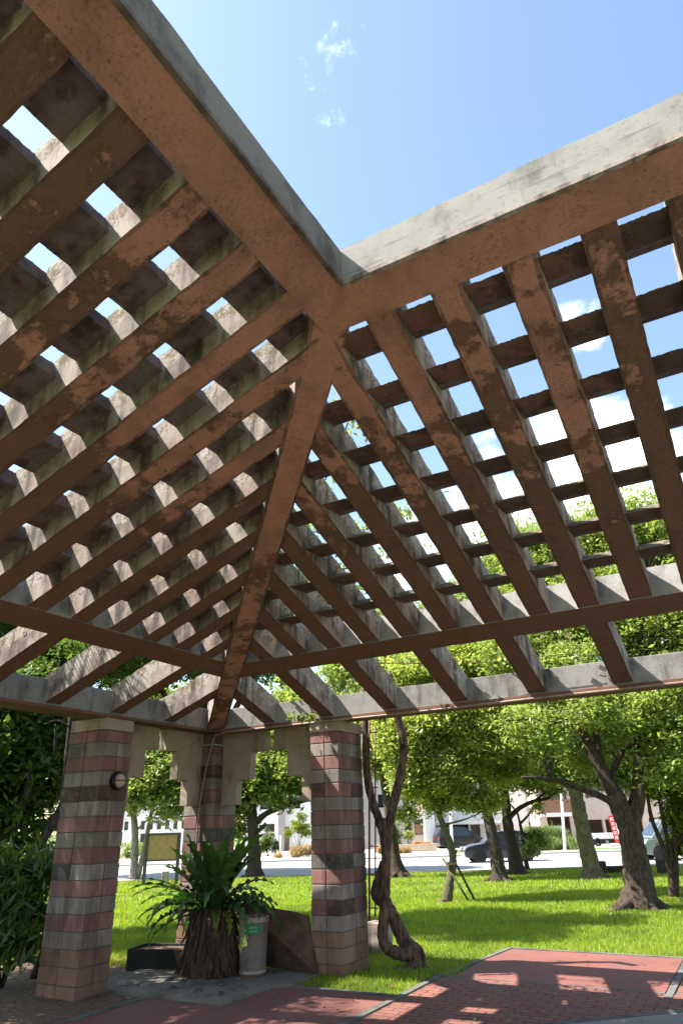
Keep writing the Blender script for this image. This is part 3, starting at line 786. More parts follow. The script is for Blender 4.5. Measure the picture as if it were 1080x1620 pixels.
# ---------------------------------------------------------------- trees
def PX(*pts):
    """limb given as (px, py, Y) knots"""
    return [at(*p) for p in pts]
def BL(lst):
    return [tuple(at(a, b, Y)) + (r * 1.05, r * 1.05, r * .8) for a, b, Y, r in lst]
g1 = gnd(1012, 1437); Y1 = Yof(g1)
def k1(l): return [g1 if i == 0 and q is None else at(q[0], q[1], Y1 + (q[2] if len(q) > 2 else 0)) for i, q in enumerate(l)]
tree('shade_tree', 'large spreading shade tree with a thick forked trunk on the lawn', g1, [
    (k1([None, (1010, 1400), (1003, 1350), (990, 1300), (970, 1255)]), .31, .19),
    (k1([(975, 1265), (955, 1225), (935, 1190), (915, 1140), (905, 1085, .3), (900, 1000, .6)]), .17, .06),
    (k1([(996, 1300), (1008, 1262), (1012, 1200), (1009, 1130), (1012, 1040, .3), (1020, 940, .5)]), .19, .06),
    (k1([(978, 1275), (945, 1258), (905, 1243), (868, 1232, -.3), (825, 1230, -.6)]), .085, .03),
    (k1([(962, 1240), (975, 1205), (992, 1182, -.2), (1020, 1176, -.4)]), .08, .045),
    (k1([(950, 1215), (942, 1160, .3), (945, 1100, .5), (960, 1010, .8)]), .10, .04),
    (k1([(915, 1142), (880, 1143, -.2), (845, 1138, -.3), (800, 1140, -.4)]), .06, .02),
    (k1([(1012, 1190), (1040, 1150, -.4), (1085, 1120, -.8)]), .09, .03),
    (k1([(905, 1085, .3), (870, 1040, .6), (840, 960, 1.2)]), .06, .02)],
    BL([(900, 880, Y1 + 2.2, 1.5), (985, 850, Y1 + 2, 1.6), (1070, 860, Y1 + 1.5, 1.7), (945, 970, Y1 + 1.2, 1.5), (850, 960, Y1 + 2, 1.35), (1050, 990, Y1 + .4, 1.5), (815, 1030, Y1 + 1.5, 1.0),
        (895, 1060, Y1 + .5, .95), (1060, 1100, Y1 - .6, 1.1), (1085, 1180, Y1 - .8, .8), (985, 1105, Y1 + .6, .8), (1150, 950, Y1, 1.7), (1180, 1080, Y1 - .5, 1.4), (860, 1120, Y1 + .8, .75), (925, 1190, Y1 + 1.6, .6), (840, 880, Y1 + 3, 1.3), (775, 925, Y1 + 3.5, 1.2), (930, 1120, Y1 - .7, .5), (1000, 1140, Y1 - .8, .42), (868, 1178, Y1 - .3, .42), (1050, 1225, Y1 - .9, .42), (830, 1150, Y1 - .2, .5), (965, 1175, Y1 + .9, .5)]),
    185000, 'mid', 'brown', L=.118, ratio=.46, flare=.34, twigs=170, csize=.27)
# young tree with props
g2 = gnd(706, 1427); Y2 = Yof(g2)
def kk_(Y): return lambda *l: [at(q[0], q[1], Y + (q[2] if len(q) > 2 else 0)) for q in l]
q2 = kk_(Y2)
tree('propped_tree', 'leafy bright green young tree with a leaning mossy trunk tied to wooden props', g2, [
    ([g2] + q2((711, 1395), (716, 1362), (712, 1335), (700, 1305), (690, 1272), (684, 1230), (676, 1180, .2), (668, 1100, .4)), .105, .05),
    (q2((690, 1272), (715, 1225, -.2), (750, 1190, -.3), (790, 1150, -.2)), .05, .02),
    (q2((684, 1230), (650, 1190, -.2), (625, 1150, 0)), .05, .02),
    (q2((676, 1180, .2), (700, 1120, .4), (730, 1060, .6)), .05, .02)],
    BL([(655, 1075, Y2 + .9, 1.0), (705, 1135, Y2 + .3, 1.05), (640, 1165, Y2, .8), (690, 1270, Y2 + .2, .35), (655, 1215, Y2 - .1, .6), (755, 1180, Y2 + .1, .9), (700, 1228, Y2 - .2, .62), (785, 1115, Y2 + .8, .95), (735, 1050, Y2 + 1.2, 1.05), (610, 1120, Y2 + .6, .75),
        (800, 1212, Y2 + .2, .55), (770, 1268, Y2 - .1, .36), (735, 1262, Y2 - .1, .4), (650, 1240, Y2, .45), (850, 1150, Y2 + 1.2, .75)]),
    150000, 'bright', 'mossy', L=.105, ratio=.46, twigs=110, csize=.22)
pr = thing('tree_prop', at(735, 1424, Y2 - .3), 'three weathered wooden poles propping up the leaning young tree', 'tree prop')
for i, (a, b) in enumerate((((752, 1427, -.35), (706, 1338, .05)), ((742, 1428, .3), (700, 1358, .0)), ((700, 1420, -.3), (722, 1345, .02)))):
    m = MB(); A = gnd(a[0], a[1]); B_ = at(b[0], b[1], Y2 + b[2]); m.tube([A, (A + B_) / 2, B_], [.028, .026, .022], 8, 0, .05); m.build('pole', BARK['mossy'] if i else BARK['brown'], pr, smooth=True)
m = MB(); cpt = at(714, 1366, Y2); m.lathe(cpt, [(.115, -.03), (.13, -.015), (.13, .015), (.115, .03)], 12); m.build('tie_band', plain('jute rope', (.22, .17, .11), .9), pr)

g3 = gnd(790, 1394); Y3 = Yof(g3); q3 = kk_(Y3)
tree('park_tree', 'dark trunked tree leaning left beside the passing blue car', g3, [
    ([g3] + q3((787, 1370), (779, 1325), (768, 1275), (763, 1235), (758, 1180, .3), (740, 1100, .5)), .24, .10),
    (q3((764, 1245), (790, 1215), (830, 1180, .4)), .08, .03), (q3((758, 1190, .3), (720, 1150, .4)), .08, .03)],
    BL([(740, 1120, Y3 + 1, 1.5), (735, 1225, Y3 + .4, .6), (700, 1250, Y3 + .6, .6), (800, 1150, Y3 + .8, 1.2), (690, 1090, Y3 + 1.5, 1.4), (760, 1200, Y3 + .3, .8), (800, 1050, Y3 + 1.6, 1.5), (700, 1190, Y3 + 1, .9)]),
    72000, 'mid', 'dark', L=.165, ratio=.46, flare=.22, group='trees on the far lawn', csize=.32)
g4 = gnd(818, 1383); Y4 = Yof(g4); q4 = kk_(Y4)
tree('park_tree', 'dark many limbed tree with a long bough reaching right over the road', g4, [
    ([g4] + q4((812, 1350), (803, 1305), (799, 1265), (792, 1220), (788, 1170, .3)), .26, .11),
    (q4((803, 1295), (822, 1278), (845, 1267), (868, 1262, -.2), (890, 1245, -.3)), .10, .04),
    (q4((800, 1272), (780, 1268), (765, 1262)), .07, .04), (q4((845, 1267), (862, 1252), (875, 1225)), .05, .02), (q4((797, 1250), (815, 1222), (840, 1190, .4)), .08, .03)],
    BL([(850, 1190, Y4 + .5, 1.1), (835, 1232, Y4 + .2, .55), (870, 1245, Y4 + .1, .4), (800, 1190, Y4 + .8, 1.0), (890, 1130, Y4 + 1.3, 1.4), (830, 1110, Y4 + 1.5, 1.4), (875, 1225, Y4, .6), (940, 1180, Y4 + 1, 1.0), (790, 1240, Y4 + .2, .5)]),
    72000, 'mid', 'dark', L=.165, ratio=.46, flare=.22, group='trees on the far lawn', csize=.32)
g5 = gnd(834, 1376); Y5 = Yof(g5); q5 = kk_(Y5)
tree('sapling', 'thin forked sapling standing right of the dark many limbed tree', g5, [
    ([g5] + q5((829, 1350), (825, 1320), (822, 1303)), .09, .06), (q5((822, 1303), (817, 1285), (806, 1272)), .05, .03), (q5((822, 1303), (833, 1292), (846, 1275), (860, 1262)), .055, .025)],
    BL([(845, 1325, Y5, .42), (835, 1345, Y5 - .2, .32), (860, 1335, Y5, .3), (850, 1280, Y5, .3)]), 2600, 'mid', 'dark', L=.15, twigs=14, csize=.2)
g6 = gnd(938, 1390); Y6 = Yof(g6); q6 = kk_(Y6)
tree('park_tree', 'pollarded mossy tree behind the fork of the large shade tree', g6, [
    ([g6] + q6((932, 1360), (922, 1315), (914, 1275), (909, 1245), (905, 1210, .2)), .27, .2),
    (q6((912, 1258), (890, 1238), (870, 1200, .4)), .1, .03), (q6((910, 1255), (935, 1230), (960, 1190, .5)), .1, .03)],
    BL([(900, 1190, Y6 + .6, 1.0), (870, 1222, Y6 + .4, .55), (915, 1232, Y6 + .3, .5), (1000, 1225, Y6 + .8, .8), (960, 1235, Y6 + .5, .5), (945, 1200, Y6 + .8, .9), (870, 1170, Y6 + 1, 1.0), (985, 1160, Y6 + 1.2, 1.3), (920, 1110, Y6 + 1.5, 1.5), (1040, 1200, Y6 + 2, 1.4), (1060, 1130, Y6 + 2, 1.6)]),
    72000, 'mid', 'mossy', L=.165, ratio=.46, flare=.24, group='trees on the far lawn', csize=.32)
g7 = gnd(632, 1388); Y7 = Yof(g7); q7 = kk_(Y7)
tree('park_tree', 'brown trunked tree with long surface roots behind the twisted vine', g7, [
    ([g7] + q7((624, 1355), (618, 1310), (612, 1265), (604, 1210), (598, 1150, .3)), .25, .12),
    (q7((613, 1275), (640, 1245), (665, 1215)), .08, .03), (q7((606, 1215), (585, 1180), (560, 1130)), .08, .03)],
    BL([(590, 1120, Y7 + .5, 1.3), (640, 1200, Y7, .9), (600, 1200, Y7 + .2, .9), (560, 1060, Y7 + 1.4, 1.4), (640, 1090, Y7 + 1.4, 1.3), (700, 980, Y7 + 2.2, 1.4), (620, 985, Y7 + 2, 1.1), (660, 1255, Y7 - .2, .5), (610, 1020, Y7 + 1.6, 1.3), (645, 1290, Y7 - .2, .35)]),
    72000, 'mid', 'brown', L=.165, ratio=.46, flare=.3, group='trees on the far lawn', csize=.32)
g8 = gnd(1064, 1419); Y8 = Yof(g8); q8 = kk_(Y8)
tree('multi_stem_tree', 'thin many stemmed tree with yellowing leaves right of the large shade tree', g8, [
    ([g8] + q8((1060, 1380), (1046, 1335), (1030, 1295), (1022, 1250)), .085, .035), ([g8 + [.05, 0, 0]] + q8((1068, 1370), (1066, 1310), (1074, 1270), (1090, 1220)), .08, .03),
    (q8((1066, 1395), (1058, 1345), (1045, 1280), (1038, 1230), (1034, 1180)), .06, .03), (q8((1067, 1340), (1080, 1320), (1100, 1290)), .05, .02)],
    BL([(1060, 1230, Y8 + .2, .7), (1085, 1290, Y8, .5), (1100, 1200, Y8, .8), (1040, 1190, Y8 + .3, .6), (1075, 1330, Y8 + .3, .35)]), 16000, 'yellowish', 'brown', L=.15, twigs=40, csize=.2)
g9 = gnd(212, 1391); Y9 = Yof(g9); q9 = kk_(Y9)
tree('street_tree', 'pale twin trunked tree beside the brown notice board', g9, [
    ([g9] + q9((213, 1360), (214, 1325), (212, 1295), (205, 1262), (200, 1220)), .17, .10), (q9((218, 1388), (228, 1345), (236, 1305), (243, 1270), (255, 1220)), .12, .06), (q9((215, 1315), (228, 1302), (240, 1292)), .05, .03)],
    BL([(205, 1262, Y9, 1.0), (245, 1240, Y9, 1.2), (275, 1270, Y9 - .3, .8), (230, 1200, Y9 + 1, 1.6), (290, 1220, Y9 + .5, 1.5), (180, 1220, Y9 + .5, 1.5), (260, 1290, Y9, .5), (330, 1180, Y9 + 2, 2.2), (140, 1180, Y9 + 2, 2), (240, 1130, Y9 + 3, 2.2)]),
    60000, 'mid', 'pale', L=.24, ratio=.46, csize=.4)
g10 = gnd(402, 1387); Y10 = Yof(g10); q10 = kk_(Y10)
tree('park_tree', 'dark tree with a heavy side bough seen between the middle and right columns', g10, [
    ([g10] + q10((402, 1350), (400, 1310), (398, 1270), (392, 1235), (380, 1200)), .30, .13), (q10((402, 1305), (420, 1288), (445, 1278), (478, 1268), (500, 1262)), .14, .06), (q10((400, 1320), (412, 1312), (421, 1303)), .09, .07),
    (q10((398, 1262), (412, 1238), (440, 1222), (475, 1214)), .09, .04), (q10((396, 1290), (378, 1270), (360, 1240)), .1, .04)],
    BL([(400, 1225, Y10 + .5, 1.5), (455, 1225, Y10, 1.1), (370, 1260, Y10 + .3, 1.0), (430, 1180, Y10 + 1.5, 1.7), (485, 1240, Y10, .7), (380, 1310, Y10 + .4, .6), (350, 1200, Y10 + 1, 1.5), (510, 1190, Y10 + 1.5, 1.5), (445, 1262, Y10 - .2, .45), (480, 1130, Y10 + 2, 2.0)]),
    60000, 'mid', 'dark', L=.24, ratio=.46, flare=.2, group='trees on the far lawn', csize=.4)
g11 = gnd(12, 1500); Y11 = Yof(g11); q11 = kk_(Y11)
tree('dark_tree', 'dark leafy tree crowding the left side of the striped column', g11, [
    ([g11] + q11((18, 1440), (16, 1395), (6, 1340), (-12, 1260), (-20, 1150, .4)), .17, .09), (q11((14, 1410), (42, 1365), (72, 1322), (98, 1275, .2), (118, 1210, .5)), .12, .05),
    (q11((6, 1345), (30, 1290), (46, 1235), (50, 1160, .4)), .1, .04), (q11((50, 1160, .4), (80, 1080, .8), (120, 1010, 1.4)), .05, .03), (q11((-12, 1260), (-40, 1160), (-60, 1050, .6)), .1, .04)],
    BL([(20, 1145, Y11 + .4, .62), (75, 1165, Y11 + .7, .5), (-30, 1200, Y11, .7), (45, 1230, Y11 + .5, .42), (40, 1090, Y11 + 1, .75), (-60, 1090, Y11 + .6, .9), (100, 1050, Y11 + 1.6, .75), (190, 1040, Y11 + 3, .85), (-20, 1290, Y11 - .1, .3), (80, 1250, Y11 + .8, .3),
        (-120, 1000, Y11 + .8, 1.1), (20, 980, Y11 + 2, 1.0), (110, 960, Y11 + 3, 1.1), (-200, 1150, Y11, 1.1)]),
    70000, 'dark', 'dark', L=.14, ratio=.44, twigs=120, csize=.2)
fp = np.array([-8.75, 5.0, 0.])
pal = thing('feather_palm', fp, 'tall feathery palm arching over the left eave of the pergola', 'palm')
m = MB(); m.tube(curve([fp + [0, 0, -.05], fp + [.05, 0, 1.6], fp + [.15, -.02, 3.2], fp + [.3, -.05, 4.5]], 5), list(np.linspace(.13, .09, 16)), 10, 0, .06); m.build('trunk', BARK['brown'], pal, smooth=True)
lv_ = []; m = MB(); top_ = fp + [.3, -.05, 4.5]
for i in range(20):
    a = 2 * math.pi * i / 20 + rnd.uniform(-.12, .12); e0 = rnd.uniform(.15, 1.1); Lf = rnd.uniform(1.9, 2.5); p = top_.copy(); th = e0; spine = [p.copy()]
    for q in range(26):
        d_ = np.array([math.cos(a) * math.cos(th), math.sin(a) * math.cos(th), math.sin(th)]); p = p + d_ * Lf / 26; th -= .055; spine.append(p.copy())
        if q > 3:
            sd_ = np.array([-math.sin(a), math.cos(a), 0]); ll = .42 * math.sin(math.pi * min(1, (q + 2) / 28)) ** .6
            for sg in (-1, 1):
                tip = p + sd_ * sg * ll * .9 + d_ * ll * .55 + [0, 0, -.12 * ll]; nw = d_ * .017
                lv_ += [p - nw, p + nw, tip + nw * .2, tip - nw * .2]
    m.tube(spine, list(np.linspace(.018, .005, len(spine))), 5)
m.build('frond_rib', BARK['mossy'], pal, smooth=True)
np_mesh('frond_leaflets', np.array(lv_), 4, LEAF['dark'], rng.random(len(lv_) // 4), pal)
def shrub(name, label, blobs, n, leaf, L=.1, cat='shrub', csize=.12, ratio=.42, droop=.3, stems=8, bark='dark', group=None):
    c = np.mean(np.array(blobs)[:, :3], 0); Yc_ = Yof(c); base = np.array([c[0], c[1], zg(Yc_)])
    r = thing(name, base, label, cat, group)
    p, tone, cc = blob_points(blobs, n, clump=20, csize=csize, shell=.35)
    p[:, 2] = np.maximum(p[:, 2], base[2] + .02)
    m = MB()
    for i in range(stems):
        q = cc[rng.integers(len(cc))]; m.tube(curve([base + [rnd.uniform(-.05, .05), rnd.uniform(-.05, .05), -.02], (base + q) / 2 + [0, 0, .05], q], 3), list(np.linspace(.02, .006, 7)), 5, 0)
    m.build('stem', BARK[bark], r, smooth=True)
    np_mesh('foliage', leaf_quads(p, L, ratio, droop), 4, LEAF[leaf], tone, r); return r
shrub('shrub', 'dark glossy undergrowth filling the corner left of the striped column', BL([(40, 1400, 9.6, .32), (75, 1370, 9.9, .22), (5, 1440, 9.3, .34), (55, 1455, 9.4, .26), (15, 1370, 9.7, .3), (-30, 1430, 9.1, .4), (30, 1490, 9.0, .2), (-20, 1500, 8.8, .25)]), 6500, 'dark', L=.20, csize=.22, ratio=.22, droop=.5)
tree('dark_tree', 'second dark tree standing behind the undergrowth at the left edge', at(-40, 1400, 12.5) * [1, 1, 0], [
    ([at(-40, 1400, 12.5) * [1, 1, 0], at(-30, 1340, 12.5), at(-5, 1250, 12.6), at(10, 1150, 12.8)], .16, .07), ([at(-5, 1250, 12.6), at(40, 1200, 12.6), at(80, 1150, 12.9)], .07, .03)],
    BL([(10, 1180, 12.6, .8), (60, 1230, 12.9, .7), (90, 1180, 13.2, .7), (-10, 1280, 12.5, .7), (45, 1300, 12.8, .55), (80, 1120, 13.2, .9), (20, 1100, 12.8, .9), (-60, 1200, 12, 1.0), (95, 1290, 13.4, .4), (15, 1345, 12.4, .45), (60, 1355, 12.9, .3)]), 21000, 'dark', 'dark', L=.17, ratio=.4, csize=.26)
for lbl, bx, by, bl in (('tall tree outside the left edge beside the pergola', -10.6, 3.2, [(-10.2, 3.4, 4.6, 1.9, 1.9, 1.4), (-9.6, 1.8, 4.9, 1.5, 1.6, 1.2), (-10.6, 5.0, 4.2, 1.5, 1.5, 1.3), (-9.3, 4.4, 5.6, 1.2, 1.2, .9), (-11.5, 3, 3.0, 1.3, 1.6, 1.0)]),
                        ('broad tree behind the corner column of the pergola', -9.4, 10.9, [(-9.2, 10.6, 5.3, 1.5, 1.5, 1.0), (-8.0, 10.0, 5.8, 1.2, 1.2, .8), (-10.4, 9.6, 5.0, 1.3, 1.3, 1.0), (-8.9, 12.0, 5.4, 1.3, 1.3, 1.0), (-7.2, 11.6, 6.0, 1.0, 1.0, .7)])):
    b_ = np.array([bx, by, 0.]); tops = [np.array(q[:3]) for q in bl]
    tree('dark_tree', lbl, b_, [([b_, b_ + [.1, .05, 1.5], b_ + [0, .1, 3.0], tops[0]], .18, .08)] + [([b_ + [0, .1, 2.6], (b_ + [0, .1, 3] + t) / 2 + [0, 0, .1], t], .08, .03) for t in tops[1:]], bl, 26000, 'dark', 'dark', L=.17, ratio=.42, csize=.26)
# ---------------------------------------------------------------- climbing vine on the right column
gv = gnd(648, 1532); YV = Yof(gv); qv = kk_(YV)
vine = thing('climbing_vine', gv, 'thick twisted woody vine rising beside the right column onto the roof', 'vine')
def vz(*l): return [at(560 + a / 3.68, 1120 + b / 3.68, YV + (c if c else 0)) for a, b, c in l]
m = MB()
limb(m, [gv + [0, 0, -.05]] + vz((348, 1490, 0), (335, 1430, 0), (290, 1350, .03), (250, 1270, .05), (215, 1190, .05), (180, 1130, .1), (140, 1110, .12), (128, 1050, .12), (150, 980, .08), (175, 900, .05)), .105, .06, 10, .10)
limb(m, vz((325, 1440, -.06), (270, 1432, -.08), (205, 1408, -.08), (168, 1350, -.06), (172, 1230, -.03), (180, 1080, 0), (185, 940, 0), (182, 820, 0), (160, 700, .02), (122, 590, .04), (88, 470, .05), (72, 330, .05), (68, 150, .05), (66, 20, .05), (60, -120, .1)), .075, .05, 10, .10)
limb(m, vz((185, 830, 0), (200, 700, .03), (228, 560, .05), (262, 420, .08), (285, 280, .08), (282, 160, .06), (255, 60, .04), (235, -60, 0), (200, -200, -.2)), .066, .052, 10, .09)
limb(m, vz((172, 640, -.03), (180, 700, -.02), (186, 760, 0)), .022, .03, 6, .1)
limb(m, [gv + [.05, .02, -.05]] + vz((395, 1520, .05), (385, 1420, .02), (330, 1370, .04), (270, 1300, .08)), .05, .05, 8, .1)
m.build('trunk', BARK['vine'], vine, smooth=True)
# stems creeping over the lattice and their leaves
m = MB(); lp_ = []
def over(pts, r=.014):
    c = curve([RT(*p) for p in pts], 6); m.tube(c, list(np.linspace(r, r * .4, len(c))), 5, 0, .1); return c
c1 = over([(-3.9, 5.2, .42), (-3.4, 4.7, .40), (-2.9, 4.0, .42), (-2.5, 3.2, .38), (-1.9, 2.4, .40), (-1.2, 1.8, .42), (-.6, 1.2, .5)])
c2 = over([(-2.5, 3.2, .38), (-1.6, 3.1, .4), (-.7, 3.3, .42), (.1, 3.0, .45)], .01)
c3 = over([(-3.4, 4.7, .4), (-2.2, 4.9, .35), (-1.0, 5.15, .32), (.2, 5.2, .3)], .01)
c4 = over([(-1.9, 2.4, .40), (-1.1, 2.7, .45), (-.4, 2.5, .6)], .008)
m.build('stem', BARK['vine'], vine, smooth=True)
pts_ = []
for cst, nn, sp_ in ((c1, 900, .16), (c2, 420, .13), (c3, 170, .12), (c4, 240, .12)):
    a = np.array(cst); i = rng.integers(0, len(a), nn // 14); cen = a[i]
    pts_.append(np.repeat(cen, 14, 0) + rng.normal(0, sp_ * .55, (len(cen) * 14, 3)) + np.array([0, 0, .05]))
hang = [at(425 + rnd.uniform(-12, 12) + 135, 1120 + rnd.uniform(-45, 12), 9.3) for _ in range(140)] + [at(rnd.uniform(455, 500), rnd.uniform(1128, 1140), 9.25) for _ in range(60)]
pts_.append(np.array(hang)); pts_ = np.concatenate(pts_)
np_mesh('foliage', leaf_quads(pts_, .085, .5, .5), 4, LEAF['mid'], rng.random(len(pts_)), vine)
# dead vine beside the left column
gd = gnd(52, 1548); YD = Yof(gd); qd = kk_(YD)
v2 = thing('dead_vine', gd, 'dark dead vine stem hugging the left column edge', 'vine')
m = MB(); limb(m, [gd] + qd((72, 1500), (88, 1455), (92, 1400, .05), (94, 1340, .1), (100, 1270, .15), (106, 1200, .2), (112, 1140, .25), (118, 1090, .3)), .05, .035, 9, .12); limb(m, qd((112, 1150, .2), (90, 1140, .1), (70, 1146, 0)), .02, .008, 6, .1)
limb(m, qd((88, 1145, .1), (88, 1170, .1), (86, 1200, .1)), .012, .022, 6, .1); m.build('stem', BARK['dark'], v2, smooth=True)

# ---------------------------------------------------------------- bird's nest fern
FB = np.array([-6.16, 7.58, .03])
fern = thing('birds_nest_fern', FB, 'large glossy fern on a shaggy brown root trunk between the columns', 'fern')
m = MB(); prof = [(.33, 0), (.315, .12), (.285, .28), (.25, .45), (.22, .58), (.16, .68), (0, .72)]
n = 26; v = []; f = []
for (r, h) in prof:
    for k in range(n):
        a = 2 * math.pi * k / n; rr = r * (1 + rnd.uniform(-.08, .08)); v.append(FB + [rr * math.cos(a), rr * math.sin(a), h])
f = [(i * n + k, i * n + (k + 1) % n, (i + 1) * n + (k + 1) % n, (i + 1) * n + k) for i in range(len(prof) - 1) for k in range(n)]
m.add(v, f)
for i in range(210):                                                  # hanging dead roots
    a = rnd.uniform(0, 2 * math.pi); h = rnd.uniform(.28, .70); L = rnd.uniform(.2, .6)
    d = np.array([math.cos(a), math.sin(a), 0]); r = .22 + .13 * (1 - h / .7)
    p0 = FB + d * r + [0, 0, h]; p1 = FB + d * (r + .05) + [0, 0, max(.1, h - L * .5)]; p2 = FB + d * (r + .08 + rnd.uniform(0, .04)) + [rnd.uniform(-.04, .04), rnd.uniform(-.04, .04), max(.0, h - L)]
    m.tube([p0, p1, p2], [.016, .014, .006], 4, 0, .2)
m.build('root_trunk', mat_bark('fibrous root', (.125, .072, .042), (.03, .018, .012)), fern, smooth=False)
FR = {'g': mat_leaf('fern frond', (.042, .10, .018), .4, .22, .5, 0), 'y': mat_leaf('yellow fern frond', (.16, .19, .03), .3, .35, .4, 0), 'b': mat_leaf('brown fern frond', (.13, .065, .03), .3, .2, .3, 0)}
def frond(az, el, L, wd, bend, kind='g', z0=.66, twist=0.):
    d0 = np.array([math.cos(az), math.sin(az), 0]); sd = np.array([-math.sin(az), math.cos(az), 0])
    n = 26; p = FB + d0 * .07 + [0, 0, z0]; th = el; pts = []
    for i in range(n + 1):
        t = i / n; wv = wd * (math.sin(math.pi * min(1, (t * .93 + .07)) ** .85) ** .7) * (1 + .16 * math.sin(i * 1.7 + az * 5))
        nrm = np.array([-math.sin(th) * d0[0], -math.sin(th) * d0[1], math.cos(th)])
        wav = .22 * wv * math.sin(i * 1.9 + az * 3)
        tw = sd * math.cos(twist * t) + nrm * math.sin(twist * t)
        pts.append((p - tw * wv * .5 + nrm * (.18 * wv + wav), p - nrm * .02 * wv, p + tw * wv * .5 + nrm * (.18 * wv - wav)))
        p = p + (d0 * math.cos(th) + np.array([0, 0, math.sin(th)])) * L / n
        if p[2] < .05: p[2] = .05
        th -= bend / n * (.3 + 1.4 * t)
    v = [q for r in pts for q in r]; f = []
    for i in range(n): f += [(3 * i, 3 * i + 1, 3 * i + 4, 3 * i + 3), (3 * i + 1, 3 * i + 2, 3 * i + 5, 3 * i + 4)]
    m = MB(); m.add(v, f); o = m.build('frond', FR[kind], fern, smooth=True)
    return o
CAMAZ = math.atan2(-FB[1], -FB[0])                                   # azimuth towards the camera
frs = []
for i in range(26):
    frs.append((2 * math.pi * i / 26 + rnd.uniform(-.15, .15), rnd.uniform(1.0, 1.45), rnd.uniform(.75, 1.05), rnd.uniform(.14, .20), rnd.uniform(.3, 1.1), 'g'))
for i in range(22):
    frs.append((2 * math.pi * i / 22 + rnd.uniform(-.2, .2), rnd.uniform(.35, .8), rnd.uniform(.75, 1.1), rnd.uniform(.10, .15), rnd.uniform(1.2, 2.2), 'g'))
LFTAZ = math.atan2(-RGT[1], -RGT[0])
for i in range(14):                                                   # long drooping ones to the left
    frs.append((LFTAZ + rnd.uniform(-.9, .9), rnd.uniform(.0, .75), rnd.uniform(.8, 1.15), rnd.uniform(.06, .1), rnd.uniform(1.0, 2.2), 'g'))
for q in frs: frond(*q, z0=rnd.uniform(.58, .7), twist=rnd.uniform(-.5, .5))
for a, e_, L, kd in ((CAMAZ + .1, .2, .42, 'y'), (CAMAZ + .55, .1, .5, 'y'), (CAMAZ + .8, .25, .5, 'b'), (CAMAZ - 1.9, .9, .7, 'b'), (CAMAZ + 1.5, .9, .8, 'b'), (CAMAZ + .2, 1.0, .5, 'b')):
    frond(a, e_, L, .11, 2.6 if kd != 'b' else 1.6, kd, twist=rnd.uniform(-.4, .4))

# ---------------------------------------------------------------- litter bin, boards, tray
BC = np.array([-5.63, 7.70, .03])
bin_ = thing('litter_bin', BC, 'round white perforated metal litter bin with a green label by the fern', 'litter bin')
def mesh_mat():
    m, t, p = new_mat('perforated white steel'); b = NB(t); v = b.pos()
    c = b.mix(b.step(b.noise(v, 6, 6, .7), .5, .68), (.30, .25, .22), (.15, .07, .045))
    b.link(c, p.inputs['Base Color']); p.inputs['Roughness'].default_value = .6; return m
HB = .60; RB, RT_ = .152, .178
m = MB(); nh, na = 26, 44
for j in range(nh):                                                   # the expanded-metal shell as a lattice of thin strands
    for k in range(na):
        def pt(jj, kk2): 
            a = 2 * math.pi * kk2 / na; h = .05 + (HB - .10) * jj / nh; r = RB + (RT_ - RB) * h / HB
            return BC + [r * math.cos(a), r * math.sin(a), h]
        o = (j % 2) * .5
        A = pt(j, k + o); B1 = pt(j + 1, k + o + .5); B2 = pt(j + 1, k + o - .5)
        for B_ in (B1, B2):
            ta = np.array([-(A[1] - BC[1]), A[0] - BC[0], 0]); ta = ta / np.linalg.norm(ta) * .0032
            m.add([A - ta, A + ta, B_ + ta, B_ - ta], [(0, 1, 2, 3)])
m.build('mesh_shell', mesh_mat(), bin_)
m = MB()
for h0, h1 in ((.02, .055), (HB - .055, HB - .02)):
    r0, r1 = RB + (RT_ - RB) * h0 / HB, RB + (RT_ - RB) * h1 / HB
    m.lathe(BC, [(r0, h0), (r0 + .006, h0), (r1 + .006, h1), (r1, h1), (r0, h0)], 40)
m.build('band', mesh_mat(), bin_)
m = MB(); m.lathe(BC, [(RT_ + .010 * math.cos(a), HB - .012 + .010 * math.sin(a)) for a in np.linspace(0, 2 * math.pi, 9)], 40); m.build('rim', mesh_mat(), bin_, smooth=True)
m = MB(); m.lathe(BC, [(RB + .004, 0), (RB + .012, .01), (RB + .008, .03), (RB - .01, .03)], 40); m.lathe(BC, [(0, .025), (RB - .01, .025)], 40); m.build('foot_ring', MT['rust_metal'], bin_)
m = MB(); m.lathe(BC, [(0, .03), (RB - .02, .03), (RB - .015, .20), (RB - .02, .27), (.05, .30), (0, .29)], 20); m.v = [(x + rnd.uniform(-.01, .01), y + rnd.uniform(-.01, .01), z) for x, y, z in m.v]
m.build('rubbish', plain('dull rubbish', (.06, .05, .045), .8, noise=.8, scale=12), bin_)
ca = math.atan2(-BC[1], -BC[0]) - .10
def on_bin(da, h, off=.006):
    r = RB + (RT_ - RB) * h / HB + off; return BC + [r * math.cos(ca + da), r * math.sin(ca + da), h]
m = MB(); hw, hh = .62, .052; hc = .475; lab = []
for i in range(29):                                                   # rounded label wrapped on the shell
    t = -1 + 2 * i / 28; e = hh * (1 if abs(t) < .8 else math.sqrt(max(0, 1 - ((abs(t) - .8) / .2) ** 2)) * .98 + .02)
    lab.append((on_bin(t * hw, hc - e), on_bin(t * hw, hc + e)))
v = [q for p in lab for q in p]; m.add(v, [(2 * i, 2 * i + 2, 2 * i + 3, 2 * i + 1) for i in range(28)]); labo = m.build('label', plain('green label', (.008, .16, .05), .4, noise=.1), bin_)
m = MB()
def mark(a0, a1, h0, h1): m.add([on_bin(a0, h0, .0085), on_bin(a1, h0, .0085), on_bin(a1, h1, .0085), on_bin(a0, h1, .0085)], [(0, 1, 2, 3)])
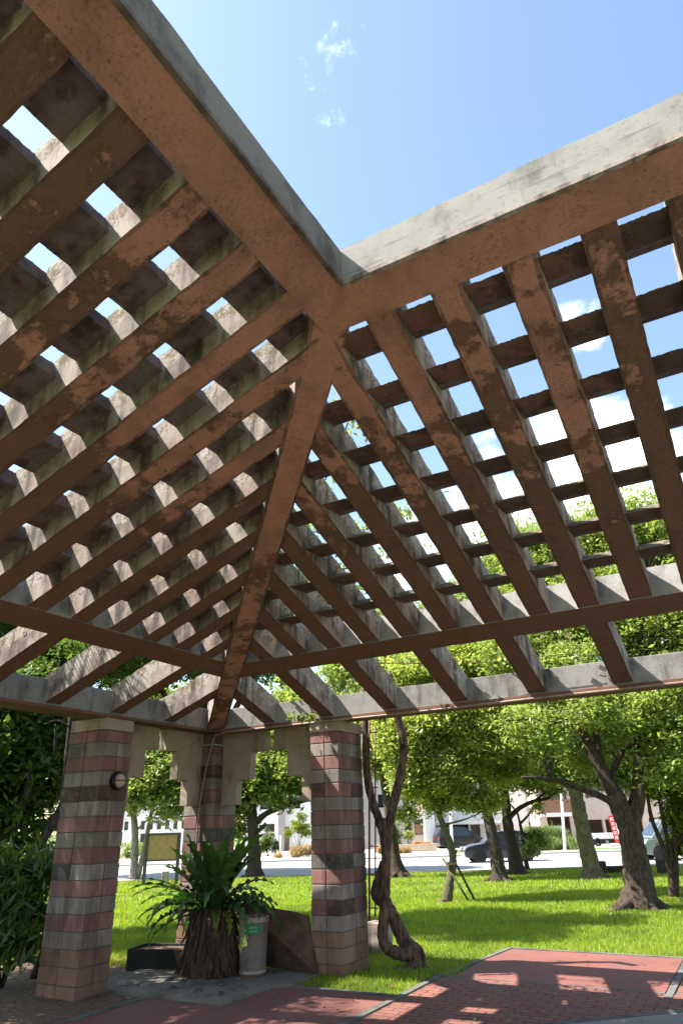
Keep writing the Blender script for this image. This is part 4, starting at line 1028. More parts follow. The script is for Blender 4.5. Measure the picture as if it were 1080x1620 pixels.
for i in range(20):                                                   # the little ring emblem
    a0, a1 = 2 * math.pi * i / 20, 2 * math.pi * (i + 1) / 20
    q = lambda a, r: on_bin(-.44 + .095 * r * math.cos(a), hc + .017 * r * math.sin(a), .0085)
    m.add([q(a0, .6), q(a1, .6), q(a1, 1), q(a0, 1)], [(0, 1, 2, 3)])
x = -.26
rows_l = MB()
for row, (y0, x0, n_) in enumerate(((hc + .020, -.27, 9), (hc - .018, -.18, 7))):
    x = x0
    for i in range(n_):
        wd_ = .05; hgt = .0085
        mark(x, x + wd_, y0 + hgt * .8, y0 + hgt); mark(x + wd_ * .42, x + wd_ * .58, y0 - hgt, y0 + hgt)
        if i % 2: mark(x, x + wd_, y0 - hgt, y0 - hgt * .75)
        if i % 3 == 0: mark(x, x + .012, y0 - hgt, y0 + hgt * .4)
        x += .08
m.build('lettering', plain('pale print', (.55, .62, .55), .5, noise=.05), labo)
# two dark plywood sheets leaning on the right column
WOOD = plain('weathered plywood', (.085, .045, .028), .85, noise=.5, scale=4, bump=.3)
def board(name, label, pts, th, mat):
    pts = [np.asarray(p, float) for p in pts]; nrm = np.cross(pts[1] - pts[0], pts[2] - pts[0]); nrm /= np.linalg.norm(nrm)
    m = MB(); v = pts + [p + nrm * th for p in pts]; n = len(pts)
    m.add(v, [tuple(range(n))[::-1], tuple(range(n, 2 * n))] + [(i, (i + 1) % n, n + (i + 1) % n, n + i) for i in range(n)])
    return tag(m.build(name, mat), label, 'board', 'plywood sheets leaning by the column')
bz = .03
b0 = np.array([-6.02, 8.22, bz]); b1 = np.array([-4.93, 8.02, bz])
board('plywood_sheet', 'dark brown plywood sheet with a cut corner leaning behind the litter bin', [b0, b1, at(489, 1449, 9.62), at(469, 1443, 9.63), at(380, 1427, 9.85)], .02, WOOD)
board('plywood_sheet', 'lower plywood sheet hidden behind the front leaning sheet', [b0 + [0, .05, 0], b1 + [-.1, .06, 0], at(462, 1441, 9.75), at(385, 1432, 9.97)], .015, plain('grey plywood', (.11, .07, .05), .85, noise=.4, scale=5))
# stick resting in the bin
st = MB(); st.tube([at(410, 1477, Yof(BC)) + [0, 0, -.25], at(405, 1462, Yof(BC)), at(383, 1412, Yof(BC) + .05)], .009, 6, 0, .1); tag(st.build('stick', BARK['vine'], smooth=True), 'reddish dry stick standing up out of the litter bin', 'stick')
# black planter tray left of the fern
tp = gnd(248, 1534)
tray = thing('planter_tray', tp, 'low black plastic planter tray half hidden under the drooping fern fronds', 'planter')
m = MB(); ax, ay = np.array([.36, .10, 0]), np.array([-.06, .22, 0]); c0 = tp + [0, .1, .0]
for s_, t_ in ((ax, ay), (ay, ax)):
    for sg in (-1, 1): m.obox(c0 + s_ * sg + [0, 0, .12], s_ / np.linalg.norm(s_) * .012, t_ * (1.03 if s_ is ax else .965), [0, 0, .12])
m.obox(c0 + [0, 0, .03], ax * .97, ay * .97, [0, 0, .02]); m.build('tub', MT['rubber'], tray, bevel=.006)
m = MB(); m.obox(c0 + [0, 0, .19], ax * .95, ay * .95, [0, 0, .02]); m.build('soil_fill', SOIL, tray)
# low concrete block behind the column and the iron ladder frame
m = MB(); q = gnd(597, 1508); m.box((q[0] - .16, q[1] - .05, -.05), (q[0] + .12, q[1] + .25, .36)); tag(m.build('concrete_block', MT['conc_side'], bevel=.01), 'low grey concrete block beside the right column under the vine', 'block')
lad = thing('iron_ladder', np.array([-4.56, 8.92, 0]), 'rusty iron ladder frame standing between the right column and the vine', 'ladder')
lx = [at(584, y, 9.75) for y in (1135, 1200, 1300, 1400, 1455)]; m = MB(); m.tube(lx, .014, 7); m.build('rail', MT['rust_metal'], lad, smooth=True)
lx2 = [at(593.5, y, 9.95) for y in (1150, 1200, 1300, 1400, 1450)]; m = MB(); m.tube(lx2, .010, 7); m.build('rail', MT['rust_metal'], lad, smooth=True)
for y in (1158, 1200, 1245, 1338, 1384, 1436):
    m = MB(); m.tube([at(583, y, 9.75), at(597, y + 1, 9.98)], .009, 6); m.build('rung', MT['rust_metal'], lad, smooth=True)
# fallen leaves on the paving
lv = np.stack([rng.uniform(-6, 0, 260), rng.uniform(4.8, 10.4, 260), np.full(260, .018)], 1)
lv2 = np.stack([rng.uniform(-9, -6.1, 500), rng.uniform(5, 8, 500), np.full(500, .02)], 1)
lv3 = np.stack([rng.uniform(-7, -5, 90), rng.uniform(6.6, 7.9, 90), np.full(90, .045)], 1)
lv = np.concatenate([lv, lv2, lv3])
o = np_mesh('fallen_leaves', leaf_quads(lv, .055, .5, 0, .3) * 1.0, 4, mat_leaf('fallen leaf', (.22, .11, .05), .6, .1, .2, 0), rng.random(len(lv))); o['kind'] = 'stuff'
me = o.data; co = np.empty(len(me.vertices) * 3, np.float32); me.vertices.foreach_get('co', co); co = co.reshape(-1, 4, 3); zc = np.repeat(lv[:, 2] * K, 4).reshape(-1, 4); co[:, :, 2] = zc + (co[:, :, 2] - zc) * .25; co[:, :, 2] += .008; me.vertices.foreach_set('co', co.ravel()); me.update()

# ---------------------------------------------------------------- road and its far side
ROADM = plain('worn pale asphalt', (.36, .355, .345), .9, noise=.08, scale=3)
KERB2 = plain('road kerb', (.42, .40, .36), .9, noise=.12)
PAV2 = plain('far pavement', (.40, .37, .34), .9, noise=.1)
YA, YB = 30.2, 42.0
def strip(name, y0, y1, z, mat, th=0., x0=-400, x1=400):
    m = MB()
    a = [XY(x0, y0), XY(x1, y0), XY(x1, y1), XY(x0, y1)]
    if th: m.prism([(p[0], p[1]) for p in a], lambda q: (q[0], q[1], z - th), lambda q: (q[0], q[1], z))
    else: m.add([(p[0], p[1], z) for p in a], [(0, 1, 2, 3)])
    o = m.build(name, mat); o['kind'] = 'structure'; return o
zr = zg(60)
strip('road', YA, YB, zr + .008, ROADM); strip('road_kerb', YA - .14, YA, zr + .02, plain('near kerb', (.34, .22, .19), .9), .1)
strip('road_kerb', YB, YB + .18, zr + .10, KERB2, .2); strip('pavement', YB + .18, YB + 3.4, zr + .085, PAV2); strip('forecourt', YB + 3.4, 75, zr + .075, PAV2)
GR2 = plain('verge turf', (.10, .16, .025), .95, noise=.4, scale=5)
def gp(px, py, Y): p = at(px, py, Y); return p
def patch(name, px0, px1, y0, y1, mat, z=.094):
    a = [at(px0, 1350, y0), at(px1, 1350, y0), at(px1, 1350, y1), at(px0, 1350, y1)]
    m = MB(); m.add([(p[0], p[1], zr + z) for p in a], [(0, 1, 2, 3)]); o = m.build(name, mat); o['kind'] = 'structure'; return o
patch('grass_verge', 716, 905, 44.2, 49, GR2); patch('grass_verge', 930, 1030, 43.8, 46, GR2)
# ---------------------------------------------------------------- vehicles
def paint(name, col, rough=.25, metal=.3):
    m, t, p = new_mat(name); p.inputs['Base Color'].default_value = col + (1,); p.inputs['Roughness'].default_value = rough; p.inputs['Metallic'].default_value = metal
    p.inputs['Coat Weight'].default_value = .6; p.inputs['Coat Roughness'].default_value = .08; return m
GLASS = paint('dark window glass', (.02, .024, .028), .06, 0.)
HEADL = paint('headlight', (.7, .72, .75), .15, .2); TAIL = paint('tail light', (.35, .01, .01), .2, 0.)
def wheel(root, x, y, r, wd):
    s = 1 if y > 0 else -1
    m = MB(); m.lathe((x, y, r), [(r * .62, -wd / 2), (r * .93, -wd / 2), (r, -wd * .3), (r, wd * .3), (r * .93, wd / 2), (r * .62, wd / 2)], 26, axis=(0, s, 0))
    wo = m.build('wheel', MT['rubber'], root, local=True, smooth=False)
    m = MB(); m.lathe((x, y, r), [(0, wd * .30), (r * .18, wd * .34), (r * .2, wd * .26), (r * .5, wd * .2), (r * .6, wd * .38), (r * .66, wd * .42), (r * .66, wd * .2)], 26, axis=(0, s, 0))
    for k in range(5):
        a = 2 * math.pi * k / 5; c = np.array([x + math.cos(a) * r * .38, y + s * wd * .3, r + math.sin(a) * r * .38])
        m.obox(c, [math.cos(a) * r * .24, 0, math.sin(a) * r * .24], [0, .012, 0], [-math.sin(a) * r * .07, 0, math.cos(a) * r * .07])
    rim = m.build('rim', MT['steel'], wo); rim.matrix_parent_inverse = Matrix()
    me = rim.data
    return wo
def car(name, label, px, py, Y, heading, L, Wd, body_pts, roof_pts, belt, col, wr, wb, windows, cat='car', mirror=True, group=None):
    """front at +x. body_pts lower outline (x,z) ; roof_pts greenhouse outline"""
    p = at(px, py, Y); p[2] = zr + .008
    hx = RGT * math.cos(heading) + FWD * math.sin(heading); rz = math.atan2(hx[1], hx[0])
    root = thing(name, p, label, cat, group, rz)
    m = MB(); w2 = Wd / 2
    yb = lambda z, sg: sg * (w2 - max(0, z - belt) * .28 - max(0, .32 - z) * .12)
    m.prism(body_pts, lambda q: (q[0], yb(q[1], -1), q[1]), lambda q: (q[0], yb(q[1], 1), q[1])); b = m.build('body', col, root, bevel=.05, local=True)
    m = MB(); m.prism(roof_pts, lambda q: (q[0], yb(q[1], -1) * .97, q[1]), lambda q: (q[0], yb(q[1], 1) * .97, q[1])); m.build('cabin', col, root, bevel=.035, local=True)
    for poly in windows:
        for sg in (-1, 1):
            m = MB(); m.prism(poly, lambda q: (q[0], yb(q[1], sg) * .97 + sg * .012, q[1]), lambda q: (q[0], yb(q[1], sg) * .97 - sg * .02, q[1])); m.build('side_window', GLASS, root, local=True)
    (xa, za), (xb, zb) = roof_pts[0], roof_pts[1]
    for (A, B_, nm) in ((roof_pts[0], roof_pts[1], 'rear_window'), (roof_pts[-1], roof_pts[-2], 'windscreen')):
        s_ = -1 if nm == 'rear_window' else 1
        lo = np.array(A) * .86 + np.array(B_) * .14; hi = np.array(A) * .12 + np.array(B_) * .88
        v = [(lo[0] + s_ * .014, yb(lo[1], -1) * .86, lo[1] + .012), (lo[0] + s_ * .014, yb(lo[1], 1) * .86, lo[1] + .012), (hi[0] + s_ * .014, yb(hi[1], 1) * .84, hi[1] + .012), (hi[0] + s_ * .014, yb(hi[1], -1) * .84, hi[1] + .012)]
        m = MB(); m.add(v + [(a[0] - s_ * .03, a[1], a[2] - .01) for a in v], [(0, 1, 2, 3), (7, 6, 5, 4), (0, 4, 5, 1), (1, 5, 6, 2), (2, 6, 7, 3), (3, 7, 4, 0)]); m.build(nm, GLASS, root, local=True)
    x1 = max(q[0] for q in body_pts); x0 = min(q[0] for q in body_pts)
    for sg in (-1, 1):
        m = MB(); m.box((x1 - .16, sg * w2 * .74 - .13, belt * .66), (x1 - .01, sg * w2 * .74 + .13, belt * .66 + .11)); m.build('headlight', HEADL, root, bevel=.02, local=True)
        m = MB(); m.box((x0 + .005, sg * w2 * .8 - .09, belt * .72), (x0 + .14, sg * w2 * .8 + .09, belt * .72 + .2)); m.build('tail_light', TAIL, root, bevel=.02, local=True)
        if mirror:
            xm = roof_pts[-1][0] - .28; m = MB(); m.obox((xm, sg * (w2 + .06), belt + .04), (.05, 0, 0), (0, .08, 0), (0, 0, .055)); m.build('wing_mirror', col, root, bevel=.02, local=True)
        for xw in wb:
            m = MB(); m.lathe((xw, sg * (w2 - .012), wr), [(0, .02), (wr * 1.17, .02), (wr * 1.17, -.12), (0, -.12)], 26, axis=(0, sg, 0)); m.build('wheel_arch', MT['rubber'], root, local=True)
            wheel(root, xw, sg * (w2 - .065), wr, .17)
    return root
U_ = 1 / 1.2
def sc_(l): return [(a * U_, b * U_) for a, b in l]
suv_body = sc_([(-2.1, .30), (-2.16, .62), (-2.12, .98), (-1.9, 1.02), (.75, .99), (1.55, .90), (2.02, .78), (2.16, .55), (2.12, .28), (1.6, .2), (-1.7, .2)])
suv_roof = sc_([(-2.0, .99), (-1.45, 1.52), (-.9, 1.58), (.0, 1.57), (.25, 1.52), (1.02, .96)])
suv_win = [sc_([(-1.55, 1.04), (-1.22, 1.44), (-.62, 1.50), (-.62, 1.04)]), sc_([(-.55, 1.04), (-.55, 1.50), (.12, 1.46), (.68, 1.02)])]
NAVY = paint('dark blue paint', (.011, .013, .032))
CY = 36.0
car('parked_suv', 'dark blue crossover driving left along the road behind the tree trunks', 793, 1372, CY, math.pi + .0, 4.3, 1.8 * U_, suv_body, suv_roof, .99 * U_, NAVY, .33 * U_, (-1.3 * U_, 1.33 * U_), suv_win).name = 'crossover_car'
mv_body = sc_([(-2.1, .3), (-2.15, .7), (-2.1, 1.05), (.9, 1.0), (1.7, .9), (2.1, .7), (2.12, .3), (1.6, .2), (-1.7, .2)])
mv_roof = sc_([(-2.08, 1.02), (-1.85, 1.66), (-1.4, 1.72), (.3, 1.70), (.5, 1.64), (1.3, .97)])
mv_win = [sc_([(-1.85, 1.08), (-1.7, 1.58), (-.8, 1.62), (-.8, 1.08)]), sc_([(-.72, 1.08), (-.72, 1.62), (.25, 1.6), (.85, 1.04)])]
car('parked_minivan', 'black minivan parked under the white carport across the road', 727, 1342, 54, .25, 4.3, 1.75 * U_, mv_body, mv_roof, 1.0 * U_, paint('black paint', (.012, .012, .018)), .32 * U_, (-1.3 * U_, 1.35 * U_), mv_win)
vb_body = sc_([(-2.2, .3), (-2.25, .8), (-2.2, 1.15), (1.2, 1.1), (1.95, 1.0), (2.2, .75), (2.22, .3), (1.7, .22), (-1.8, .22)])
vb_roof = sc_([(-2.2, 1.12), (-2.1, 1.9), (-1.8, 1.98), (.7, 1.96), (.95, 1.88), (1.75, 1.05)])
vb_win = [sc_([(-2.0, 1.2), (-1.95, 1.8), (-.9, 1.84), (-.9, 1.2)]), sc_([(-.8, 1.2), (-.8, 1.84), (.4, 1.84), (.4, 1.2)]), sc_([(.5, 1.2), (.5, 1.82), (.75, 1.8), (1.35, 1.15)])]
car('grey_van', 'grey green van on the road seen right of the large shade tree', 1080, 1372, 34, math.pi, 4.4, 1.8 * U_, vb_body, vb_roof, 1.1 * U_, paint('grey green paint', (.17, .21, .19), .35), .33 * U_, (-1.4 * U_, 1.4 * U_), vb_win, cat='van')
# small flatbed lorry across the road
WP = paint('white lorry paint', (.75, .75, .73), .35, 0)
tp_ = at(962, 1345, 49.5); tp_[2] = zr + .085
tr = thing('flatbed_truck', tp_, 'white flatbed truck parked in front of the pink apartment garages', 'truck', None, math.atan2(RGT[1], RGT[0]))
m = MB(); m.box((-1.5, -.62, .42), (.75, .62, .48)); [m.box(a, b) for a, b in (((-1.5, -.64, .48), (.75, -.61, .74)), ((-1.5, .61, .48), (.75, .64, .74)), ((-1.52, -.64, .42), (-1.49, .64, .74)))]; m.build('cargo_bed', WP, tr, bevel=.01, local=True)
m = MB(); m.prism([(.8, .3), (.8, 1.5), (1.3, 1.5), (1.55, .95), (1.65, .85), (1.68, .3)], lambda q: (q[0], -.62, q[1]), lambda q: (q[0], .62, q[1])); m.build('cab', WP, tr, bevel=.05, local=True)
for sg in (-1, 1):
    m = MB(); m.prism([(.92, .92), (.92, 1.38), (1.22, 1.38), (1.42, .92)], lambda q: (q[0], sg * .632, q[1]), lambda q: (q[0], sg * .60, q[1])); m.build('side_window', GLASS, tr, local=True)
    for xw in (-.8, 1.15): wheel(tr, xw, sg * .56, .245, .15)
m = MB(); m.box((-1.4, -.3, .3), (1.5, .3, .42)); m.build('chassis', MT['black_metal'], tr, local=True)
# red banner standing by the truck
bp = at(981, 1338, 48.0)
ban = thing('banner_flag', np.array([bp[0], bp[1], zr + .09]), 'tall red banner with white lettering beside the flatbed truck', 'banner')
t0 = at(969, 1294, 48.0); RED = plain('red cloth', (.62, .04, .025), .8, noise=.08); WL = plain('white lettering', (.85, .82, .8), .8, noise=.02)
bl, br = at(973, 1333, 48.0), at(982, 1333, 48.0); tl, tr2 = at(960, 1292, 48.0), at(969, 1289, 48.0)
m = MB(); rows = 14; v = []
for i in range(rows + 1):
    t = i / rows; a = bl + (tl - bl) * t; b = br + (tr2 - br) * t; wob = FWD * .03 * math.sin(t * 6)
    for q in (a, (a + b) / 2, b): v.append(q + np.array([wob[0], wob[1], 0]))
m.add(v, [(3 * i + j, 3 * i + j + 1, 3 * i + 4 + j, 3 * i + 3 + j) for i in range(rows) for j in (0, 1)]); cl_ = m.build('cloth', RED, ban)
m = MB(); foot = np.array([br[0], br[1], zr + .09]); m.tube([foot, br, tr2 + (tr2 - br) * .05], .018, 6); m.build('pole', MT['white_paint'], ban, smooth=True)
m = MB()
def bpt(u_, t): 
    a = bl + (tl - bl) * t; b = br + (tr2 - br) * t; wob = FWD * .03 * math.sin(t * 6); return a + (b - a) * u_ + np.array([wob[0], wob[1], 0]) - np.array([FWD[0], FWD[1], 0]) * .006
for i in range(5):                                                   # column of characters on the cloth
    t = .12 + i * .17
    for (u0, u1, s0, s1) in ((.2, .8, .10, .125), (.2, .8, .05, .07), (.46, .56, .0, .125), (.22, .30, .0, .05), (.7, .78, .0, .05)):
        m.add([bpt(u0, t + s0), bpt(u1, t + s0), bpt(u1, t + s1), bpt(u0, t + s1)], [(0, 1, 2, 3)])
m.build('lettering', WL, cl_)

# ---------------------------------------------------------------- buildings across the road
def wall_mat(name, col, noise=.08): return plain(name, col, .9, noise=noise, scale=2)
DARK = plain('dark interior', (.03, .028, .026), .8); BRICKW = plain('brown brick wall', (.26, .125, .075), .9, noise=.2, scale=20)
def facade(root, name, px0, px1, Y, z0, z1, mat, opens=(), th=.25, depth=6.):
    """wall facing the lawn between two pixel columns; opens = (px0,px1,z0,z1)"""
    X0, X1 = at(px0, 1320, Y)[:2] @ RGT, at(px1, 1320, Y)[:2] @ RGT
    op = [(at(a, 1320, Y)[:2] @ RGT, at(b, 1320, Y)[:2] @ RGT, c, d) for a, b, c, d in opens]
    xs_ = sorted({X0, X1, *[q for o in op for q in o[:2]]}); zs_ = sorted({z0, z1, *[q for o in op for q in o[2:]]})
    m = MB(); ex, ey = np.array([*RGT, 0]), np.array([*FWD, 0])
    for i in range(len(xs_) - 1):
        for j in range(len(zs_) - 1):
            cx, cz = (xs_[i] + xs_[i + 1]) / 2, (zs_[j] + zs_[j + 1]) / 2
            if any(a < cx < b and c < cz < d for a, b, c, d in op): continue
            m.obox(ex * cx + ey * (Y + th / 2) + [0, 0, cz], ex * (xs_[i + 1] - xs_[i]) / 2, ey * th / 2, [0, 0, (zs_[j + 1] - zs_[j]) / 2])
    o = m.build(name, mat, root)
    m = MB()
    for sx in (X0 + th / 2, X1 - th / 2): m.obox(ex * sx + ey * (Y + th + depth / 2) + [0, 0, (z0 + z1) / 2], ex * th / 2, ey * depth / 2, [0, 0, (z1 - z0) / 2])
    m.obox(ex * (X0 + X1) / 2 + ey * (Y + th + depth + .1) + [0, 0, (z0 + z1) / 2], ex * (X1 - X0) / 2, ey * .1, [0, 0, (z1 - z0) / 2])
    m.obox(ex * (X0 + X1) / 2 + ey * (Y + (th + depth) / 2 + .05) + [0, 0, z1 + .08], ex * ((X1 - X0) / 2 + .1), ey * ((th + depth) / 2 + .2), [0, 0, .08])
    m.build('shell', mat, root)
    return o
def panel(root, name, px0, px1, Y, z0, z1, mat, th=.06):
    X0, X1 = at(px0, 1320, Y)[:2] @ RGT, at(px1, 1320, Y)[:2] @ RGT; ex, ey = np.array([*RGT, 0]), np.array([*FWD, 0])
    m = MB(); m.obox(ex * (X0 + X1) / 2 + ey * (Y + th / 2) + [0, 0, (z0 + z1) / 2], ex * (X1 - X0) / 2, ey * th / 2, [0, 0, (z1 - z0) / 2]); return m.build(name, mat, root)
def zpx(py, Y, px=700): return float(at(px, py, Y)[2])
Z0 = zr + .07
YA_ = 56.
b1_ = thing('apartment_building', XY(at(660, 1340, YA_)[:2] @ RGT, YA_, Z0), 'grey and white apartment building with a tall white pillar behind the low beige wall', 'building')
GREYW = wall_mat('warm grey render', (.34, .31, .28)); WHITEW = wall_mat('white render', (.74, .72, .69), .05); BEIGE = wall_mat('beige panel', (.62, .47, .33)); PINK = wall_mat('pinkish tile', (.52, .40, .34)); BROWNW = wall_mat('brown render', (.30, .20, .155))
zz = lambda y: zpx(y, YA_, 660)
facade(b1_, 'wall', 560, 674, YA_, Z0, 9.5, GREYW, [(656, 672, zz(1321), zz(1287)), (641, 651, zz(1318), zz(1300)), (654, 663, zz(1276), zz(1263)), (600, 612, zz(1318), zz(1295)), (600, 612, zz(1276), zz(1255)), (640, 650, zz(1276), zz(1258))])
panel(b1_, 'window', 656, 672, YA_ + .2, zz(1305), zz(1287), GLASS); panel(b1_, 'shutter', 656.5, 669, YA_ + .18, zz(1321), zz(1304), plain('wood shutter', (.27, .14, .08), .7)); panel(b1_, 'window', 641, 651, YA_ + .2, zz(1318), zz(1300), GLASS)
panel(b1_, 'window', 654, 663, YA_ + .2, zz(1276), zz(1263), GLASS); panel(b1_, 'window', 600, 612, YA_ + .2, zz(1318), zz(1295), GLASS); panel(b1_, 'window', 600, 612, YA_ + .2, zz(1276), zz(1255), GLASS); panel(b1_, 'window', 640, 650, YA_ + .2, zz(1276), zz(1258), GLASS)
panel(b1_, 'balcony', 662, 674, YA_ - 1.0, zz(1288), zz(1264), BEIGE, 1.0); panel(b1_, 'slab_edge', 662, 674, YA_ - 1.05, zz(1296), zz(1288.3), WHITEW, 1.04)
panel(b1_, 'pillar', 672.5, 689, YA_ - 1.3, Z0, 9.7, WHITEW, 1.28)
YB_ = 57.
b2_ = thing('house', XY(at(770, 1340, YB_)[:2] @ RGT, YB_, Z0), 'white house with an open carport and sliding doors behind the passing car', 'house')
zz = lambda y: zpx(y, YB_, 770)
facade(b2_, 'wall', 690, 858, YB_, Z0, 4.9, WHITEW, [(694, 742, Z0, zz(1303)), (745, 760, Z0, zz(1304)), (772, 792, Z0, zz(1305)), (798, 812, zz(1325), zz(1303)), (838, 850, zz(1312), zz(1302))])
panel(b2_, 'carport_back', 693, 743, YB_ + 2.8, Z0, zz(1302), BROWNW); panel(b2_, 'door', 745, 760, YB_ + .2, Z0, zz(1304), plain('lattice door', (.09, .07, .06), .6)); panel(b2_, 'door', 772, 792, YB_ + .2, Z0, zz(1305), plain('sliding door', (.42, .34, .27), .5))
panel(b2_, 'window', 798, 812, YB_ + .2, zz(1325), zz(1303), GLASS); panel(b2_, 'window', 838, 850, YB_ + .2, zz(1312), zz(1302), GLASS); panel(b2_, 'canopy', 690, 800, YB_ - 1.2, zz(1303), zz(1297), WHITEW, 1.18)
YC = 54.
b3_ = thing('apartment_building', XY(at(930, 1340, YC)[:2] @ RGT, YC, Z0), 'pink apartment building with a brown brick balcony and open ground floor garages', 'building')
zz = lambda y: zpx(y, YC, 930)
facade(b3_, 'wall', 856, 1100, YC, Z0, 9.6, PINK, [(868, 905, Z0, zz(1291)), (925, 956, Z0, zz(1297)), (960, 977, Z0, zz(1297)), (985, 1020, Z0, zz(1297)), (1030, 1060, Z0, zz(1297)), (866, 905, zz(1264), zz(1248)), (935, 960, zz(1262), zz(1240)), (1000, 1030, zz(1262), zz(1240))], depth=7)
panel(b3_, 'garage_back', 922, 958, YC + 5, Z0, zz(1296), BROWNW); panel(b3_, 'garage_back', 959, 1062, YC + 5, Z0, zz(1296), BROWNW); panel(b3_, 'garage_back', 866, 907, YC + 5, Z0, zz(1290), BROWNW)
panel(b3_, 'balcony', 861, 915, YC - 1.1, zz(1284), zz(1264), BRICKW, 1.08); panel(b3_, 'balcony_slab', 860, 916, YC - 1.15, zz(1290.5), zz(1284.4), WHITEW, 1.13)
panel(b3_, 'window', 866, 905, YC + .2, zz(1264), zz(1248), GLASS); panel(b3_, 'window', 935, 960, YC + .2, zz(1262), zz(1240), GLASS); panel(b3_, 'window', 1000, 1030, YC + .2, zz(1262), zz(1240), GLASS)
panel(b3_, 'gate', 871, 892, YC + .15, Z0, zz(1305), plain('pale gate', (.55, .53, .5), .6))
YL = 58.
b4_ = thing('house', XY(at(440, 1340, YL)[:2] @ RGT, YL, Z0), 'white two storey house seen between the middle and right columns', 'house')
zz = lambda y: zpx(y, YL, 440)
facade(b4_, 'wall', 385, 545, YL, Z0, 8.0, WHITEW, [(419, 434, zz(1316), zz(1303)), (450, 458, Z0, zz(1308)), (470, 485, zz(1320), zz(1305)), (410, 430, zz(1280), zz(1262)), (455, 475, zz(1280), zz(1262)), (500, 525, zz(1318), zz(1300))])
for a in ((419, 434, 1316, 1303), (470, 485, 1320, 1305), (410, 430, 1280, 1262), (455, 475, 1280, 1262), (500, 525, 1318, 1300)): panel(b4_, 'window', a[0], a[1], YL + .2, zz(a[2]), zz(a[3]), GLASS)
panel(b4_, 'door', 450, 458, YL + .2, Z0, zz(1308), BROWNW); panel(b4_, 'pillar', 440, 449, YL - .5, Z0, 8.1, GREYW, .48)
YM = 60.
b5_ = thing('apartment_building', XY(at(250, 1330, YM)[:2] @ RGT, YM, Z0), 'pale ribbed apartment building far behind the notice board', 'building')
zz = lambda y: zpx(y, YM, 250)
facade(b5_, 'wall', 120, 330, YM, Z0, 10, WHITEW, [(222, 236, zz(1338), zz(1318))] + [(x, x + 7, zz(1312), zz(1298)) for x in range(130, 322, 13)] + [(x, x + 7, zz(1280), zz(1266)) for x in range(130, 322, 13)])
for x in range(130, 322, 13):
    panel(b5_, 'window', x, x + 7, YM + .2, zz(1312), zz(1298), plain('blue glass', (.18, .22, .28), .2) if x == 130 else GLASS)
panel(b5_, 'door', 222, 236, YM + .2, zz(1338), zz(1318), GLASS)
# low garden walls and plants along the far pavement
def low_wall(name, label, px0, px1, Y, top_py, mat, th=.3):
    a, b = at(px0, 1345, Y), at(px1, 1345, Y); r = thing(name, XY((a[:2] @ RGT + b[:2] @ RGT) / 2, Y, Z0), label, 'wall')
    z1 = zpx(top_py, Y, (px0 + px1) / 2)
    panel(r, 'wall_body', px0, px1, Y, Z0, z1 - .06, mat, th); panel(r, 'coping', px0 - .5, px1 + .5, Y - .04, z1 - .06, z1, wall_mat('coping stone', (.52, .40, .30)), th + .08); return r
low_wall('garden_wall', 'low beige garden wall in front of the grey apartment building', 590, 689, 49.5, 1336, BEIGE)
low_wall('garden_wall', 'low pale wall along the pavement seen between the columns', 395, 545, 47, 1359, wall_mat('pale wall', (.55, .49, .43)))
def fblob(px, py, Y, r, rz=None): return tuple(at(px, py, Y)) + (r, r, rz or r * .85)
shrub('round_bush', 'round clipped yellow green bush above the low beige wall', [fblob(647, 1321, 51, .34)], 1800, 'bright', L=.12, csize=.09)
shrub('flower_bed', 'orange flowers massed along the top of the low beige wall', [fblob(x, 1334, 50.2, .16) for x in range(657, 680, 4)], 1300, 'orange', L=.09, csize=.08, cat='flowers')
shrub('shrub', 'dark bush between the vine and the round clipped bush', [fblob(628, 1322, 51, .45), fblob(618, 1310, 51, .5), fblob(632, 1335, 50.5, .25)], 2600, 'dark', L=.14, csize=.12)
shrub('dry_grass_clump', 'dry straw coloured grass mound in front of the beige wall', [fblob(640, 1346, 47, .42, .25), fblob(625, 1346, 47, .4, .25), fblob(605, 1345, 47, .4, .3)], 3800, 'dry', L=.3, ratio=.07, csize=.16, droop=-.5, cat='grass clump')
shrub('dry_grass_clump', 'dry straw coloured grass mound seen between the columns', [fblob(470, 1348, 45.5, .5, .35), fblob(487, 1346, 45.5, .42, .3), fblob(440, 1354, 45.5, .25, .12)], 4200, 'dry', L=.34, ratio=.07, csize=.18, droop=-.5, cat='grass clump')
shrub('tall_grass', 'pale green tall grass patch across the road behind the car', [fblob(x, 1336, 45 + (i % 3), .62, .42) for i, x in enumerate(range(842, 912, 10))] + [fblob(x, 1318, 46, .5, .35) for x in range(835, 890, 12)], 15000, 'tall', L=.42, ratio=.06, csize=.22, droop=-1.0, cat='grass clump')
shrub('shrub', 'blue green conifer shrub in front of the white house between the columns', [fblob(424, 1330, 49, .55, .75), fblob(412, 1340, 49, .4, .5), fblob(436, 1340, 49, .35, .45)], 4500, 'dark', L=.14, csize=.14)
shrub('garden_tree', 'small olive green garden tree in front of the white house', [fblob(470, 1305, 50, .6, .5), fblob(484, 1315, 50, .55, .5), fblob(456, 1318, 50, .4, .35), fblob(478, 1292, 50, .4, .3)], 4200, 'yellowish', L=.13, csize=.16, cat='tree')
shrub('verge_plants', 'yellow green low plants on the verge beside the parked black minivan', [fblob(x, 1349, 46.5, .3, .16) for x in range(722, 768, 8)], 2600, 'bright', L=.12, csize=.12, cat='plants')
shrub('verge_plants', 'low flowering plants in front of the tall grass behind the sapling', [fblob(x, 1333, 47, .35, .3) for x in range(806, 836, 8)], 1800, 'yellowish', L=.12, csize=.12, cat='plants')
shrub('shrub', 'dark hedge behind the notice board by the pale street tree', [fblob(x, 1345, 46, .5, .6) for x in range(196, 240, 10)], 2600, 'mid', L=.15, csize=.16)
